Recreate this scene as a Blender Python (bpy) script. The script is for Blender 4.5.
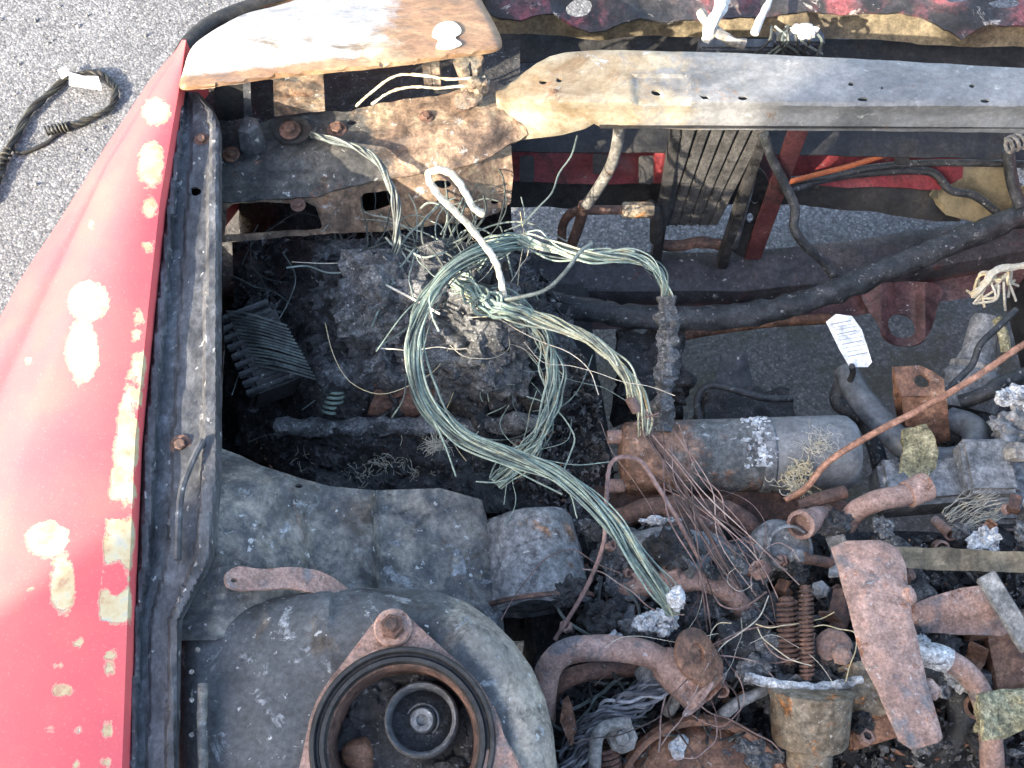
import bpy, bmesh, math, random
import numpy as np
from mathutils import Vector, noise, geometry

random.seed(7)
R = math.radians
scene = bpy.context.scene
for o in list(bpy.data.objects):
    bpy.data.objects.remove(o)

# ------------------------------------------------------------------ camera
CAM = Vector((0.0, 0.0, 1.95))
PITCH = R(63)
F = 1081.0
cam_d = bpy.data.cameras.new("camera")
cam = bpy.data.objects.new("camera", cam_d)
scene.collection.objects.link(cam)
cam.location = CAM
cam.rotation_euler = (R(90) - PITCH, 0, 0)
cam_d.sensor_width = 36.0
cam_d.lens = 36.0 * F / 1024.0
cam_d.clip_start = 0.02
cam_d.clip_end = 500
scene.camera = cam
scene.render.resolution_x = 1024
scene.render.resolution_y = 768

# ------------------------------------------------------------------ sky + sun
SUN_AZ = R(40)      # light travels towards +x,+y
SUN_EL = R(27)
w = bpy.data.worlds.new("World")
scene.world = w
w.use_nodes = True
nt = w.node_tree
sky = nt.nodes.new("ShaderNodeTexSky")
sky.sky_type = 'NISHITA'
sky.sun_disc = False
sky.sun_elevation = SUN_EL
# sun stands at direction (-cos az, -sin az)
sky.sun_rotation = math.atan2(-math.cos(SUN_AZ), -math.sin(SUN_AZ)) % (2 * math.pi)
sky.air_density = 1.1
sky.dust_density = 3.0
sky.ozone_density = 0.5
nt.links.new(sky.outputs[0], nt.nodes["Background"].inputs[0])
nt.nodes["Background"].inputs[1].default_value = 0.15
sun_d = bpy.data.lights.new("sun", 'SUN')
sun_d.energy = 3.7
sun_d.angle = R(0.53)
sun_d.color = (1.0, 0.87, 0.68)
sun = bpy.data.objects.new("sun", sun_d)
scene.collection.objects.link(sun)
sun.rotation_euler = Vector((math.cos(SUN_EL) * math.cos(SUN_AZ), math.cos(SUN_EL) * math.sin(SUN_AZ), -math.sin(SUN_EL))).to_track_quat('-Z', 'Y').to_euler()
scene.view_settings.view_transform = 'Standard'
scene.view_settings.look = 'None'
scene.view_settings.exposure = 2.15
scene.view_settings.gamma = 1.0
scene.view_settings.use_curve_mapping = False

# ------------------------------------------------------------------ helpers
fwd = Vector((0, math.cos(PITCH), -math.sin(PITCH)))
rgt = Vector((1, 0, 0))
upv = Vector((0, math.sin(PITCH), math.cos(PITCH)))
def P(u, v, z):
    """photo measurement at height z (metres above the asphalt) -> world point"""
    d = fwd + rgt * ((u - 512.0) / F) + upv * ((384.0 - v) / F)
    t = (z - CAM.z) / d.z
    return CAM + d * t
def PY(u, v, y):
    d = fwd + rgt * ((u - 512.0) / F) + upv * ((384.0 - v) / F)
    return CAM + d * (y / d.y)
def mpp(u, v, z):
    return (P(u + 1, v, z) - P(u, v, z)).length
def lerp(a, b, t): return a + (b - a) * t
def itp(tab):
    xs = [t[0] for t in tab]; ys = [t[1] for t in tab]
    return lambda x: float(np.interp(x, xs, ys))
def smooth01(a, b, x):
    t = min(1, max(0, (x - a) / (b - a))); return t * t * (3 - 2 * t)
def fbm(p, f, oct=4):
    return noise.fractal(Vector(p) * f, 0.9, 2.1, oct)
def catmull(pts, n=8):
    pts = [Vector(p) for p in pts]
    if len(pts) < 3: 
        return [pts[0].lerp(pts[1], i / n) for i in range(n + 1)]
    ext = [pts[0] * 2 - pts[1]] + pts + [pts[-1] * 2 - pts[-2]]
    out = []
    for i in range(len(pts) - 1):
        p0, p1, p2, p3 = ext[i:i + 4]
        for k in range(n):
            t = k / n
            out.append(0.5 * ((2 * p1) + (p2 - p0) * t + (2 * p0 - 5 * p1 + 4 * p2 - p3) * t * t + (3 * p1 - p0 - 3 * p2 + p3) * t ** 3))
    out.append(pts[-1])
    return out
def cat2(pts, n=6, closed=True):
    q = [Vector((p[0], p[1], 0)) for p in pts]
    m = len(q); out = []
    for i in range(m if closed else m - 1):
        p0, p1, p2, p3 = (q[(i - 1) % m], q[i], q[(i + 1) % m], q[(i + 2) % m])
        for k in range(n):
            t = k / n
            r = 0.5 * ((2 * p1) + (p2 - p0) * t + (2 * p0 - 5 * p1 + 4 * p2 - p3) * t * t + (3 * p1 - p0 - 3 * p2 + p3) * t ** 3)
            out.append((r.x, r.y))
    return out
def ell(u, v, ru, rv, n=14, rot=0):
    c, s = math.cos(rot), math.sin(rot)
    return [(u + ru * math.cos(a) * c - rv * math.sin(a) * s, v + ru * math.cos(a) * s + rv * math.sin(a) * c) for a in [2 * math.pi * i / n for i in range(n)]]
def frames(path):
    T = []
    n = len(path)
    for i in range(n):
        d = path[min(i + 1, n - 1)] - path[max(i - 1, 0)]
        T.append(d.normalized() if d.length > 1e-9 else Vector((0, 0, 1)))
    a = Vector((0, 0, 1)) if abs(T[0].z) < 0.9 else Vector((1, 0, 0))
    N = (a - T[0] * a.dot(T[0])).normalized()
    out = []
    for i in range(n):
        N = (N - T[i] * N.dot(T[i]))
        N = N.normalized() if N.length > 1e-6 else T[i].orthogonal().normalized()
        out.append((T[i], N, T[i].cross(N)))
    return out

class MB:
    def __init__(s): s.v = []; s.f = []; s.c = []
    def add(s, vs, fs, tone=0.5):
        o = len(s.v)
        s.v += [Vector(p) for p in vs]
        s.f += [tuple(i + o for i in f) for f in fs]
        s.c += (list(tone) if isinstance(tone, (list, tuple)) else [tone] * len(vs))
        return s
    def tube(s, path, r, sides=10, caps=True, tone=0.5, wob=0.0, wf=60):
        path = [Vector(p) for p in path]; fr = frames(path); n = len(path); vs = []; fs = []
        for i in range(n):
            rr = r(i / (n - 1)) if callable(r) else r
            for k in range(sides):
                a = 2 * math.pi * k / sides
                d = fr[i][1] * math.cos(a) + fr[i][2] * math.sin(a)
                q = rr
                if wob: q = rr * (1 + wob * noise.noise((path[i] + d * rr) * wf))
                vs.append(path[i] + d * q)
        for i in range(n - 1):
            for k in range(sides):
                a = i * sides + k; b = i * sides + (k + 1) % sides
                fs.append((a, b, b + sides, a + sides))
        if caps:
            fs.append(tuple(range(sides - 1, -1, -1))); fs.append(tuple((n - 1) * sides + k for k in range(sides)))
        return s.add(vs, fs, tone)
    def lathe(s, c, axis, prof, seg=24, tone=0.5, caps=True):
        c = Vector(c); ax = Vector(axis).normalized(); n1 = ax.orthogonal().normalized(); n2 = ax.cross(n1); vs = []; fs = []
        for r, h in prof:
            for k in range(seg):
                a = 2 * math.pi * k / seg
                vs.append(c + ax * h + (n1 * math.cos(a) + n2 * math.sin(a)) * max(r, 1e-5))
        for i in range(len(prof) - 1):
            for k in range(seg):
                a = i * seg + k; b = i * seg + (k + 1) % seg
                fs.append((a, b, b + seg, a + seg))
        if caps: fs.append(tuple(range(seg - 1, -1, -1))); fs.append(tuple((len(prof) - 1) * seg + k for k in range(seg)))
        return s.add(vs, fs, tone)
    def box(s, c, ax, ay, az, tone=0.5, bev=0.0):
        c = Vector(c); ax = Vector(ax); ay = Vector(ay); az = Vector(az)
        if bev <= 0:
            vs = [c + ax * i + ay * j + az * k for k in (-1, 1) for j in (-1, 1) for i in (-1, 1)]
            return s.add(vs, [(0, 2, 3, 1), (4, 5, 7, 6), (0, 1, 5, 4), (2, 6, 7, 3), (0, 4, 6, 2), (1, 3, 7, 5)], tone)
        bm = bmesh.new(); bmesh.ops.create_cube(bm, size=2)
        for q in bm.verts: q.co = Vector((q.co.x * ax.length, q.co.y * ay.length, q.co.z * az.length))
        bmesh.ops.bevel(bm, geom=bm.edges[:], offset=bev, segments=2, affect='EDGES')
        x, y, z = ax.normalized(), ay.normalized(), az.normalized()
        bm.verts.index_update()
        vs = [c + x * q.co.x + y * q.co.y + z * q.co.z for q in bm.verts]
        fs = [tuple(q.index for q in f.verts) for f in bm.faces]; bm.free()
        return s.add(vs, fs, tone)
    def blob(s, c, rx, ry, rz, amp=0.25, freq=30, sub=4, boxy=0.0, tone=0.5, oct=4, ridged=False):
        bm = bmesh.new(); bmesh.ops.create_icosphere(bm, subdivisions=sub, radius=1)
        c = Vector(c); vs = []
        m = min(rx, ry, rz)
        for q in bm.verts:
            d = q.co.normalized()
            if boxy: 
                k = max(abs(d.x), abs(d.y), abs(d.z)); d = d.lerp(d / k, boxy)
            p = c + Vector((d.x * rx, d.y * ry, d.z * rz))
            n = fbm(p, freq, oct)
            if sub >= 4: n += .4 * fbm(p, freq * 4, 3)
            if ridged: n = 0.5 - abs(n)
            vs.append(p + q.co.normalized() * (n * amp * m))
        bm.verts.index_update()
        fs = [tuple(x.index for x in f.verts) for f in bm.faces]; bm.free()
        return s.add(vs, fs, tone)
    def build(s, name, mat, parent=None, smooth=True, sharp=40):
        root = parent
        while root is not None and root.parent is not None: root = root.parent
        if root is not None: org = root.location.copy()
        else:
            a = np.array([tuple(p) for p in s.v]); org = Vector(((a[:, 0].min() + a[:, 0].max()) / 2, (a[:, 1].min() + a[:, 1].max()) / 2, a[:, 2].min()))
        me = bpy.data.meshes.new(name)
        me.from_pydata([tuple(p - org) for p in s.v], [], s.f)
        at = me.attributes.new("tone", 'FLOAT', 'POINT'); at.data.foreach_set("value", np.array(s.c, dtype=np.float32))
        me.materials.append(mat)
        bm = bmesh.new(); bm.from_mesh(me); bmesh.ops.recalc_face_normals(bm, faces=bm.faces[:]); bm.to_mesh(me); bm.free()
        if smooth:
            me.polygons.foreach_set("use_smooth", [True] * len(me.polygons))
            me.set_sharp_from_angle(angle=R(sharp))
        me.update()
        o = bpy.data.objects.new(name, me); scene.collection.objects.link(o)
        if parent is None: o.location = org
        else: o.parent = parent
        return o

def thing(name, label, cat, loc, group=None):
    o = bpy.data.objects.new(name, None); scene.collection.objects.link(o)
    o.empty_display_size = 0.05; o.location = loc; o["label"] = label; o["category"] = cat
    if group: o["group"] = group
    return o
def tag(o, label, cat, group=None, kind=None):
    o["label"] = label; o["category"] = cat
    if group: o["group"] = group
    if kind: o["kind"] = kind
    return o

def inpoly(pts, poly):
    x, y = pts[:, 0], pts[:, 1]; r = np.zeros(len(pts), bool); n = len(poly)
    for i in range(n):
        x1, y1 = poly[i]; x2, y2 = poly[(i + 1) % n]
        if y1 == y2: continue
        c = ((y1 > y) != (y2 > y)) & (x < (x2 - x1) * (y - y1) / (y2 - y1) + x1)
        r ^= c
    return r
def polydist(pts, poly):
    d = np.full(len(pts), 1e9); n = len(poly); q = np.array(poly)
    for i in range(n):
        a = q[i]; b = q[(i + 1) % n]; ab = b - a; L = (ab ** 2).sum()
        t = np.clip(((pts - a) @ ab) / max(L, 1e-9), 0, 1)
        d = np.minimum(d, np.hypot(*(pts - (a + t[:, None] * ab)).T))
    return d
def sheet(mb, outline, zf, thick=0.002, holes=(), step=7, dent=0.0, df=18, roll=0, rollpx=8, edge_jit=0.0, tone=0.5):
    """pressed sheet-metal panel with real thickness and cut-out holes; shape measured in the photo, height from zf"""
    def dens(poly, mx):
        out = []
        for i in range(len(poly)):
            a = poly[i]; b = poly[(i + 1) % len(poly)]; L = math.hypot(b[0] - a[0], b[1] - a[1]); n = max(1, int(L / mx))
            for k in range(n):
                x, y = lerp(a[0], b[0], k / n), lerp(a[1], b[1], k / n)
                if edge_jit:
                    x += edge_jit * noise.noise(Vector((x * .11, y * .11, 3.3))); y += edge_jit * noise.noise(Vector((x * .11, y * .11, 9.1)))
                out.append((x, y))
        return out
    loops = [dens(outline, step)] + [dens(h, step) for h in holes]
    us = [p[0] for p in loops[0]]; vs_ = [p[1] for p in loops[0]]
    gx, gy = np.meshgrid(np.arange(min(us), max(us), step), np.arange(min(vs_), max(vs_), step))
    g = np.stack([gx.ravel(), gy.ravel()], 1) + np.random.RandomState(3).uniform(-.15, .15, (gx.size, 2)) * step
    ok = inpoly(g, loops[0]) & (polydist(g, loops[0]) > step * .35)
    for h in loops[1:]:
        ok &= ~inpoly(g, h) & (polydist(g, h) > step * .35)
    g = g[ok]
    pts = []; edges = []
    for lp in loops:
        o = len(pts); pts += lp; edges += [(o + i, o + (i + 1) % len(lp)) for i in range(len(lp))]
    pts += [tuple(p) for p in g]
    res = geometry.delaunay_2d_cdt([Vector(p) for p in pts], edges, [], 0, 1e-4)
    V2 = np.array([tuple(p) for p in res[0]]); T = np.array([tuple(t) for t in res[2]])
    cen = V2[T].mean(1)
    keep = inpoly(cen, loops[0])
    for h in loops[1:]: keep &= ~inpoly(cen, h)
    T = T[keep]
    dist = polydist(V2, loops[0]) if roll else None
    W = []
    for i, p in enumerate(V2):
        z = zf(p[0], p[1])
        if roll and dist[i] < rollpx:
            k = 1 - dist[i] / rollpx; z -= roll * (1 - math.sqrt(max(0, 1 - k * k)))
        q = P(p[0], p[1], z)
        if dent: q.z += dent * fbm(q, df, 3)
        W.append(q)
    W = np.array([tuple(q) for q in W])
    n = np.cross(W[T[:, 1]] - W[T[:, 0]], W[T[:, 2]] - W[T[:, 0]])
    if (n * (np.array(CAM) - W[T].mean(1))).sum() < 0: T = T[:, ::-1]; n = -n
    vn = np.zeros_like(W)
    for k in range(3): np.add.at(vn, T[:, k], n)
    vn /= np.maximum(np.linalg.norm(vn, axis=1, keepdims=True), 1e-12)
    B = W - vn * thick
    N = len(W); fs = [tuple(t) for t in T.tolist()] + [(a + N, c + N, b + N) for a, b, c in T.tolist()]
    cnt = {}
    for a, b, c in T.tolist():
        for e in ((a, b), (b, c), (c, a)): cnt[e] = 1
    for (a, b) in list(cnt):
        if (b, a) not in cnt: fs.append((b, a, a + N, b + N))
    allv = [Vector(p) for p in W] + [Vector(p) for p in B]
    if callable(tone): tone = [tone(p[0], p[1]) for p in V2] * 2
    return mb.add(allv, fs, tone)

def bolt(parent, c, nrm, r, mat, washer=True, name="bolt"):
    mb = MB(); c = Vector(c); nrm = Vector(nrm).normalized()
    if washer: mb.lathe(c - nrm * r * .2, nrm, [(r * 1.75, 0), (r * 1.75, r * .3), (r * 1.6, r * .4), (r * 1.0, r * .42)], 20)
    mb.lathe(c + nrm * r * .1, nrm, [(r, 0), (r, r * .7), (r * .82, r * .9)], 6)
    return mb.build(name, mat, parent, sharp=30)

def strands(mb, path, n, R0, r, twist=2.0, fray=0.0, seed=0, sides=5, tones=(0.1, 0.9), flat=0.7):
    """n stranded wires running along a path"""
    rnd = random.Random(seed); fr = frames(path); m = len(path)
    for k in range(n):
        a0 = rnd.uniform(0, 2 * math.pi); rr = R0 * math.sqrt(rnd.random()); tw = twist * rnd.uniform(.7, 1.2)
        ph = rnd.uniform(0, 50); pts = []
        s0 = 0; s1 = m
        if fray > .2 and rnd.random() < .25:      # broken strands end early
            if rnd.random() < .5: s0 = int(m * rnd.uniform(.1, .5))
            else: s1 = int(m * rnd.uniform(.5, .9))
        for i in range(s0, s1):
            t = i / (m - 1); a = a0 + tw * t * 2 * math.pi
            w1 = noise.noise(Vector((t * 9, ph, k * .37))) * .8; w2 = noise.noise(Vector((t * 9, ph + 9, k * .37))) * .8
            fx = 1 + fray * max(0, noise.noise(Vector((t * 3, k * 1.7, ph)))) * 4
            pts.append(path[i] + (fr[i][1] * (math.cos(a) + w1) * flat + fr[i][2] * (math.sin(a) + w2)) * rr * fx)
        mb.tube(pts, r * rnd.uniform(.7, 1.25), sides, True, rnd.uniform(*tones))

# ------------------------------------------------------------------ materials
def _n(nt, t, **kw):
    n = nt.nodes.new(t)
    for k, v in kw.items(): setattr(n, k, v)
    return n
def noise_node(nt, vec, scale, detail=6, rough=.6, dist=0.0):
    n = _n(nt, "ShaderNodeTexNoise"); n.inputs["Scale"].default_value = scale; n.inputs["Detail"].default_value = detail
    n.inputs["Roughness"].default_value = rough; n.inputs["Distortion"].default_value = dist
    nt.links.new(vec, n.inputs["Vector"]); return n.outputs[0]
def ramp(nt, fac, stops, interp='LINEAR'):
    r = _n(nt, "ShaderNodeValToRGB"); r.color_ramp.interpolation = interp
    e = r.color_ramp.elements
    while len(e) < len(stops): e.new(0.5)
    for i, (p, c) in enumerate(stops):
        e[i].position = p; e[i].color = (c[0], c[1], c[2], 1) if isinstance(c, (tuple, list)) else (c, c, c, 1)
    nt.links.new(fac, r.inputs[0]); return r.outputs[0]
def mixc(nt, fac, a, b, mode='MIX'):
    m = _n(nt, "ShaderNodeMix", data_type='RGBA', blend_type=mode)
    if isinstance(fac, (int, float)): m.inputs[0].default_value = fac
    else: nt.links.new(fac, m.inputs[0])
    for s, x in ((m.inputs[6], a), (m.inputs[7], b)):
        if isinstance(x, (tuple, list)): s.default_value = (x[0], x[1], x[2], 1)
        else: nt.links.new(x, s)
    return m.outputs[2]
def math_(nt, op, a, b=0.5, clamp=False):
    m = _n(nt, "ShaderNodeMath", operation=op, use_clamp=clamp)
    for s, x in ((m.inputs[0], a), (m.inputs[1], b)):
        if isinstance(x, (int, float)): s.default_value = x
        else: nt.links.new(x, s)
    return m.outputs[0]
def newmat(name):
    m = bpy.data.materials.new(name); m.use_nodes = True; nt = m.node_tree
    b = nt.nodes["Principled BSDF"]; g = _n(nt, "ShaderNodeNewGeometry")
    return m, nt, b, g.outputs["Position"]
def grunge(name, cols, s=14, fine=160, rough=(.55, .9), metal=0.0, bump=.35, bdist=.002, ash=None, ash_t=.6, ash_s=45,
           rust=None, rust_t=.58, rust_s=16, soot=None, soot_t=.6, soot_s=9, speck=.6, seed=0.0, stretch=(1, 1, 1), contrast=1.5, mid=.75, alt=None, fleck=.0):
    """weathered / fire-damaged surface: blended base tones, rust bloom, soot, flaking ash, speckle and relief.
    alt = second set of tones where the 'tone' attribute is high (a part of the panel that burnt differently)"""
    m, nt, b, pos = newmat(name)
    mp = _n(nt, "ShaderNodeMapping"); mp.inputs["Location"].default_value = (seed * 1.7, seed * .9, seed * 2.3); mp.inputs["Scale"].default_value = stretch
    nt.links.new(pos, mp.inputs[0]); v = mp.outputs[0]
    n1 = noise_node(nt, v, s, 9, .7, .5)
    def tones(cs):
        k = len(cs); return ramp(nt, n1, [(.5 + (-.22 + .44 * i / max(1, k - 1)) / contrast, c) for i, c in enumerate(cs)])
    col = tones(cols)
    if alt:
        at = _n(nt, "ShaderNodeAttribute", attribute_name="tone")
        na = noise_node(nt, pos, 26, 8, .7, .5)
        mk = ramp(nt, math_(nt, 'ADD', at.outputs["Fac"], math_(nt, 'MULTIPLY', math_(nt, 'SUBTRACT', na, .5), 1.5)), [(.36, 0.0), (.64, 1.0)])
        col = mixc(nt, mk, col, tones(alt))
    nf = noise_node(nt, v, fine, 5, .75)
    nm = noise_node(nt, v, s * 3.6, 8, .72, .3)
    h = math_(nt, 'MULTIPLY', nf, .5)
    h = math_(nt, 'ADD', h, math_(nt, 'MULTIPLY', noise_node(nt, v, fine * .3, 5, .6), 1.0))
    ro = ramp(nt, n1, [(.35, rough[0]), (.65, rough[1])])
    if rust:
        nr = noise_node(nt, v, rust_s, 10, .75, .6)
        mk = ramp(nt, nr, [(rust_t - .03, 0.0), (rust_t + .03, 1.0)])
        col = mixc(nt, mk, col, ramp(nt, nm, [(.35, tuple(x * .45 for x in rust)), (.5, rust), (.65, tuple(min(1, x * 1.8) for x in rust))]))
        h = math_(nt, 'ADD', h, math_(nt, 'MULTIPLY', mk, .25))
    if soot:
        ns = noise_node(nt, v, soot_s, 9, .7, .5)
        mk = ramp(nt, ns, [(soot_t - .07, 0.0), (soot_t + .03, 1.0)])
        col = mixc(nt, mk, col, soot)
    if ash:
        na = noise_node(nt, v, ash_s, 7, .68, .5)
        mk = ramp(nt, na, [(ash_t - .02, 0.0), (ash_t + .03, 1.0)])
        col = mixc(nt, mk, col, mixc(nt, 1.0, ash, ramp(nt, nf, [(.3, .55), (.7, 1.25)]), 'MULTIPLY')); h = math_(nt, 'ADD', h, math_(nt, 'MULTIPLY', mk, .4))
    if fleck:
        nk = noise_node(nt, v, fine * .55, 3, .6)
        mk = ramp(nt, nk, [(.66, 0.0), (.70, fleck)])
        col = mixc(nt, mk, col, (.42, .42, .41))
    col = mixc(nt, mid, col, mixc(nt, 1.0, col, ramp(nt, nm, [(.36, .42), (.5, 1.0), (.64, 1.6)]), 'MULTIPLY'))
    col = mixc(nt, speck, col, mixc(nt, 1.0, col, ramp(nt, nf, [(.34, .35), (.5, 1.0), (.66, 1.75)]), 'MULTIPLY'))
    bp = _n(nt, "ShaderNodeBump"); bp.inputs["Strength"].default_value = min(1, bump * 1.3); bp.inputs["Distance"].default_value = bdist
    nt.links.new(h, bp.inputs["Height"]); nt.links.new(bp.outputs[0], b.inputs["Normal"])
    nt.links.new(col, b.inputs["Base Color"]); nt.links.new(ro, b.inputs["Roughness"]); b.inputs["Metallic"].default_value = metal
    return m
def wiremat(name, stops, s=220, rough=.65, metal=.1, bump=.4):
    """stranded wire: tone attribute per strand picks along the corrosion colours"""
    m, nt, b, pos = newmat(name)
    at = _n(nt, "ShaderNodeAttribute", attribute_name="tone")
    n1 = noise_node(nt, pos, 38, 6, .65); n2 = noise_node(nt, pos, s, 3, .6)
    f = math_(nt, 'ADD', math_(nt, 'MULTIPLY', at.outputs["Fac"], .55), math_(nt, 'MULTIPLY', math_(nt, 'SUBTRACT', n1, .26), 1.0), True)
    col = ramp(nt, f, stops)
    col = mixc(nt, .5, col, mixc(nt, 1.0, col, ramp(nt, n2, [(.3, .4), (.7, 1.5)]), 'MULTIPLY'))
    bp = _n(nt, "ShaderNodeBump"); bp.inputs["Strength"].default_value = bump; bp.inputs["Distance"].default_value = .0008
    nt.links.new(n2, bp.inputs["Height"]); nt.links.new(bp.outputs[0], b.inputs["Normal"])
    nt.links.new(col, b.inputs["Base Color"]); b.inputs["Roughness"].default_value = rough; b.inputs["Metallic"].default_value = metal
    return m

M = {}
M['heap'] = None
# asphalt: light worn aggregate in dark binder
def asphalt():
    m, nt, b, pos = newmat("asphalt")
    vo = _n(nt, "ShaderNodeTexVoronoi"); vo.inputs["Scale"].default_value = 190; vo.inputs["Randomness"].default_value = 1.0; nt.links.new(pos, vo.inputs["Vector"])
    vo2 = _n(nt, "ShaderNodeTexVoronoi"); vo2.inputs["Scale"].default_value = 260; nt.links.new(pos, vo2.inputs["Vector"])
    sep = _n(nt, "ShaderNodeSeparateColor"); nt.links.new(vo.outputs["Color"], sep.inputs[0])
    stone = ramp(nt, sep.outputs[0], [(0, (.09, .095, .106)), (.35, (.145, .152, .166)), (.8, (.195, .203, .218)), (1, (.30, .307, .32))])
    gap = ramp(nt, vo.outputs["Distance"], [(.35, 1.0), (.65, .72)])
    col = mixc(nt, 1.0, stone, gap, 'MULTIPLY')
    cl = noise_node(nt, pos, 70, 4, .7); col = mixc(nt, 1.0, col, ramp(nt, cl, [(.34, .72), (.5, 1.0), (.68, 1.22)]), 'MULTIPLY')
    big = noise_node(nt, pos, 2.6, 7, .7)
    col = mixc(nt, 1.0, col, ramp(nt, big, [(.3, .74), (.7, 1.2)]), 'MULTIPLY')
    moss = ramp(nt, noise_node(nt, pos, 5.5, 6, .7), [(.50, 0.0), (.60, .6)])
    h = math_(nt, 'ADD', math_(nt, 'SUBTRACT', 1.0, vo.outputs["Distance"]), math_(nt, 'MULTIPLY', vo2.outputs["Distance"], -.3))
    # moss grows and under-car shade is painted dark under the parked wreck (y > .6 and right of the fender)
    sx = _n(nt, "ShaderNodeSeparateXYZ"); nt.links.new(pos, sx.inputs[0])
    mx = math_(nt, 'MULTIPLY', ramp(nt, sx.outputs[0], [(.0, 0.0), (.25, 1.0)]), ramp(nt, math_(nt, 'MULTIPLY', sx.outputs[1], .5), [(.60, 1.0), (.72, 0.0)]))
    undercar_shade = ramp(nt, noise_node(nt, pos, 2.4, 5, .6), [(.30, .92), (.62, .55)])
    col = mixc(nt, math_(nt, 'MULTIPLY', undercar_shade, mx), col, mixc(nt, .25, (.035, .035, .032), col))
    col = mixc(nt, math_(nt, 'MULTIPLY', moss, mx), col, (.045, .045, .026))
    bp = _n(nt, "ShaderNodeBump"); bp.inputs["Strength"].default_value = .5; bp.inputs["Distance"].default_value = .003
    nt.links.new(h, bp.inputs["Height"]); nt.links.new(bp.outputs[0], b.inputs["Normal"])
    nt.links.new(col, b.inputs["Base Color"]); b.inputs["Roughness"].default_value = .85
    return m
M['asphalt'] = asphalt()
M['wall'] = grunge("shade_blocker_render", [(.30, .29, .27), (.36, .35, .33)], s=2, fine=60)
# red paint with cream filler showing where the paint lifted: 'tone' carries the distance to each bare patch
def paint():
    m, nt, b, pos = newmat("red_paint")
    at = _n(nt, "ShaderNodeAttribute", attribute_name="tone")
    n1 = noise_node(nt, pos, 55, 6, .65); n2 = noise_node(nt, pos, 9, 5, .6); n3 = noise_node(nt, pos, 420, 2, .5)
    d = math_(nt, 'ADD', at.outputs["Fac"], math_(nt, 'ADD', math_(nt, 'MULTIPLY', math_(nt, 'SUBTRACT', n1, .5), .75), math_(nt, 'MULTIPLY', math_(nt, 'SUBTRACT', noise_node(nt, pos, 170, 5, .7), .5), .55)))
    red = ramp(nt, n2, [(.3, (.64, .098, .112)), (.5, (.70, .115, .118)), (.7, (.74, .138, .122))])
    red = mixc(nt, ramp(nt, n3, [(.62, 0.0), (.7, .25)]), red, (.75, .35, .33))
    fil = ramp(nt, n1, [(.33, (.46, .27, .17)), (.42, (.54, .41, .23)), (.56, (.58, .50, .32)), (.66, (.46, .44, .38))])
    mk = ramp(nt, d, [(.46, 1.0), (.54, 0.0)])
    rim = ramp(nt, d, [(.5, 0.0), (.53, 1.0), (.6, 0.0)])
    red = mixc(nt, rim, red, (.74, .36, .26))
    red = mixc(nt, ramp(nt, noise_node(nt, pos, 33, 8, .75), [(.55, 0.0), (.75, .35)]), red, (.55, .16, .15))
    col = mixc(nt, mk, red, fil)
    nt.links.new(col, b.inputs["Base Color"])
    ro = mixc(nt, mk, ramp(nt, n2, [(.3, .42), (.7, .58)]), (.85, .85, .85)); nt.links.new(ro, b.inputs["Roughness"])
    bp = _n(nt, "ShaderNodeBump"); bp.inputs["Strength"].default_value = .6; bp.inputs["Distance"].default_value = .0015
    h = math_(nt, 'SUBTRACT', math_(nt, 'MULTIPLY', n1, .12), mk); nt.links.new(h, bp.inputs["Height"]); nt.links.new(bp.outputs[0], b.inputs["Normal"])
    b.inputs["Coat Weight"].default_value = .1; b.inputs["Coat Roughness"].default_value = .3
    return m
M['paint'] = paint()
soot = (.018, .018, .02)
M['rail'] = grunge("sooty_rail", [(.022, .024, .028), (.055, .058, .066), (.095, .10, .11)], s=16, ash=(.26, .27, .28), ash_t=.66, ash_s=50, soot=soot, soot_t=.64, rough=(.4, .75), bump=.4, fleck=.7, stretch=(1, .6, 1))
M['tower'] = grunge("sooty_tower", [(.045, .047, .05), (.07, .073, .077), (.105, .109, .113)], s=11, ash=(.24, .25, .26), ash_t=.605, ash_s=30, rust=(.10, .08, .062), rust_t=.61, rust_s=9, bump=.4, soot=(.025, .025, .027), soot_t=.61, soot_s=10, fleck=.9, mid=.4, speck=.5, contrast=1.2, alt=[(.10, .095, .086), (.21, .19, .165), (.36, .32, .26)])
M['towerrim'] = grunge("burnt_tower_rim", [(.10, .10, .10), (.20, .19, .18), (.30, .27, .23)], s=20, ash=(.45, .43, .38), ash_t=.6, ash_s=36, rust=(.20, .12, .07), rust_t=.55, bump=.4, soot=(.04, .04, .045), soot_t=.62, soot_s=18)
M['bar'] = grunge("burnt_galvanised_bar", [(.11, .115, .12), (.19, .195, .20), (.26, .265, .27)], s=9, ash=(.36, .36, .35), ash_t=.64, ash_s=38, bump=.2, metal=.3, rough=(.4, .7), soot=(.07, .07, .072), soot_t=.70, soot_s=9, stretch=(.8, 1, 1), speck=.3, mid=.25, fleck=.3, alt=[(.20, .14, .08), (.30, .26, .19), (.38, .35, .28)], rust=(.20, .11, .06), rust_t=.63, rust_s=14)
M['tie'] = grunge("burnt_tie_panel", [(.018, .019, .02), (.05, .05, .05), (.10, .095, .085)], s=16, rust=(.14, .075, .045), rust_t=.60, rust_s=15, ash=(.30, .28, .26), ash_t=.63, ash_s=42, bump=.6, fleck=.7, alt=[(.06, .042, .032), (.19, .13, .09), (.33, .265, .18)])
M['lid'] = grunge("burnt_headlight_lid", [(.26, .27, .30), (.34, .34, .34), (.40, .37, .31)], s=8, soot=(.15, .12, .09), soot_t=.62, soot_s=13, bump=.12, fine=220, speck=.35, mid=.5, stretch=(.6, 1.4, 1), rough=(.3, .6), alt=[(.10, .085, .08), (.22, .13, .075), (.28, .18, .105), (.33, .26, .17)])
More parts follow.
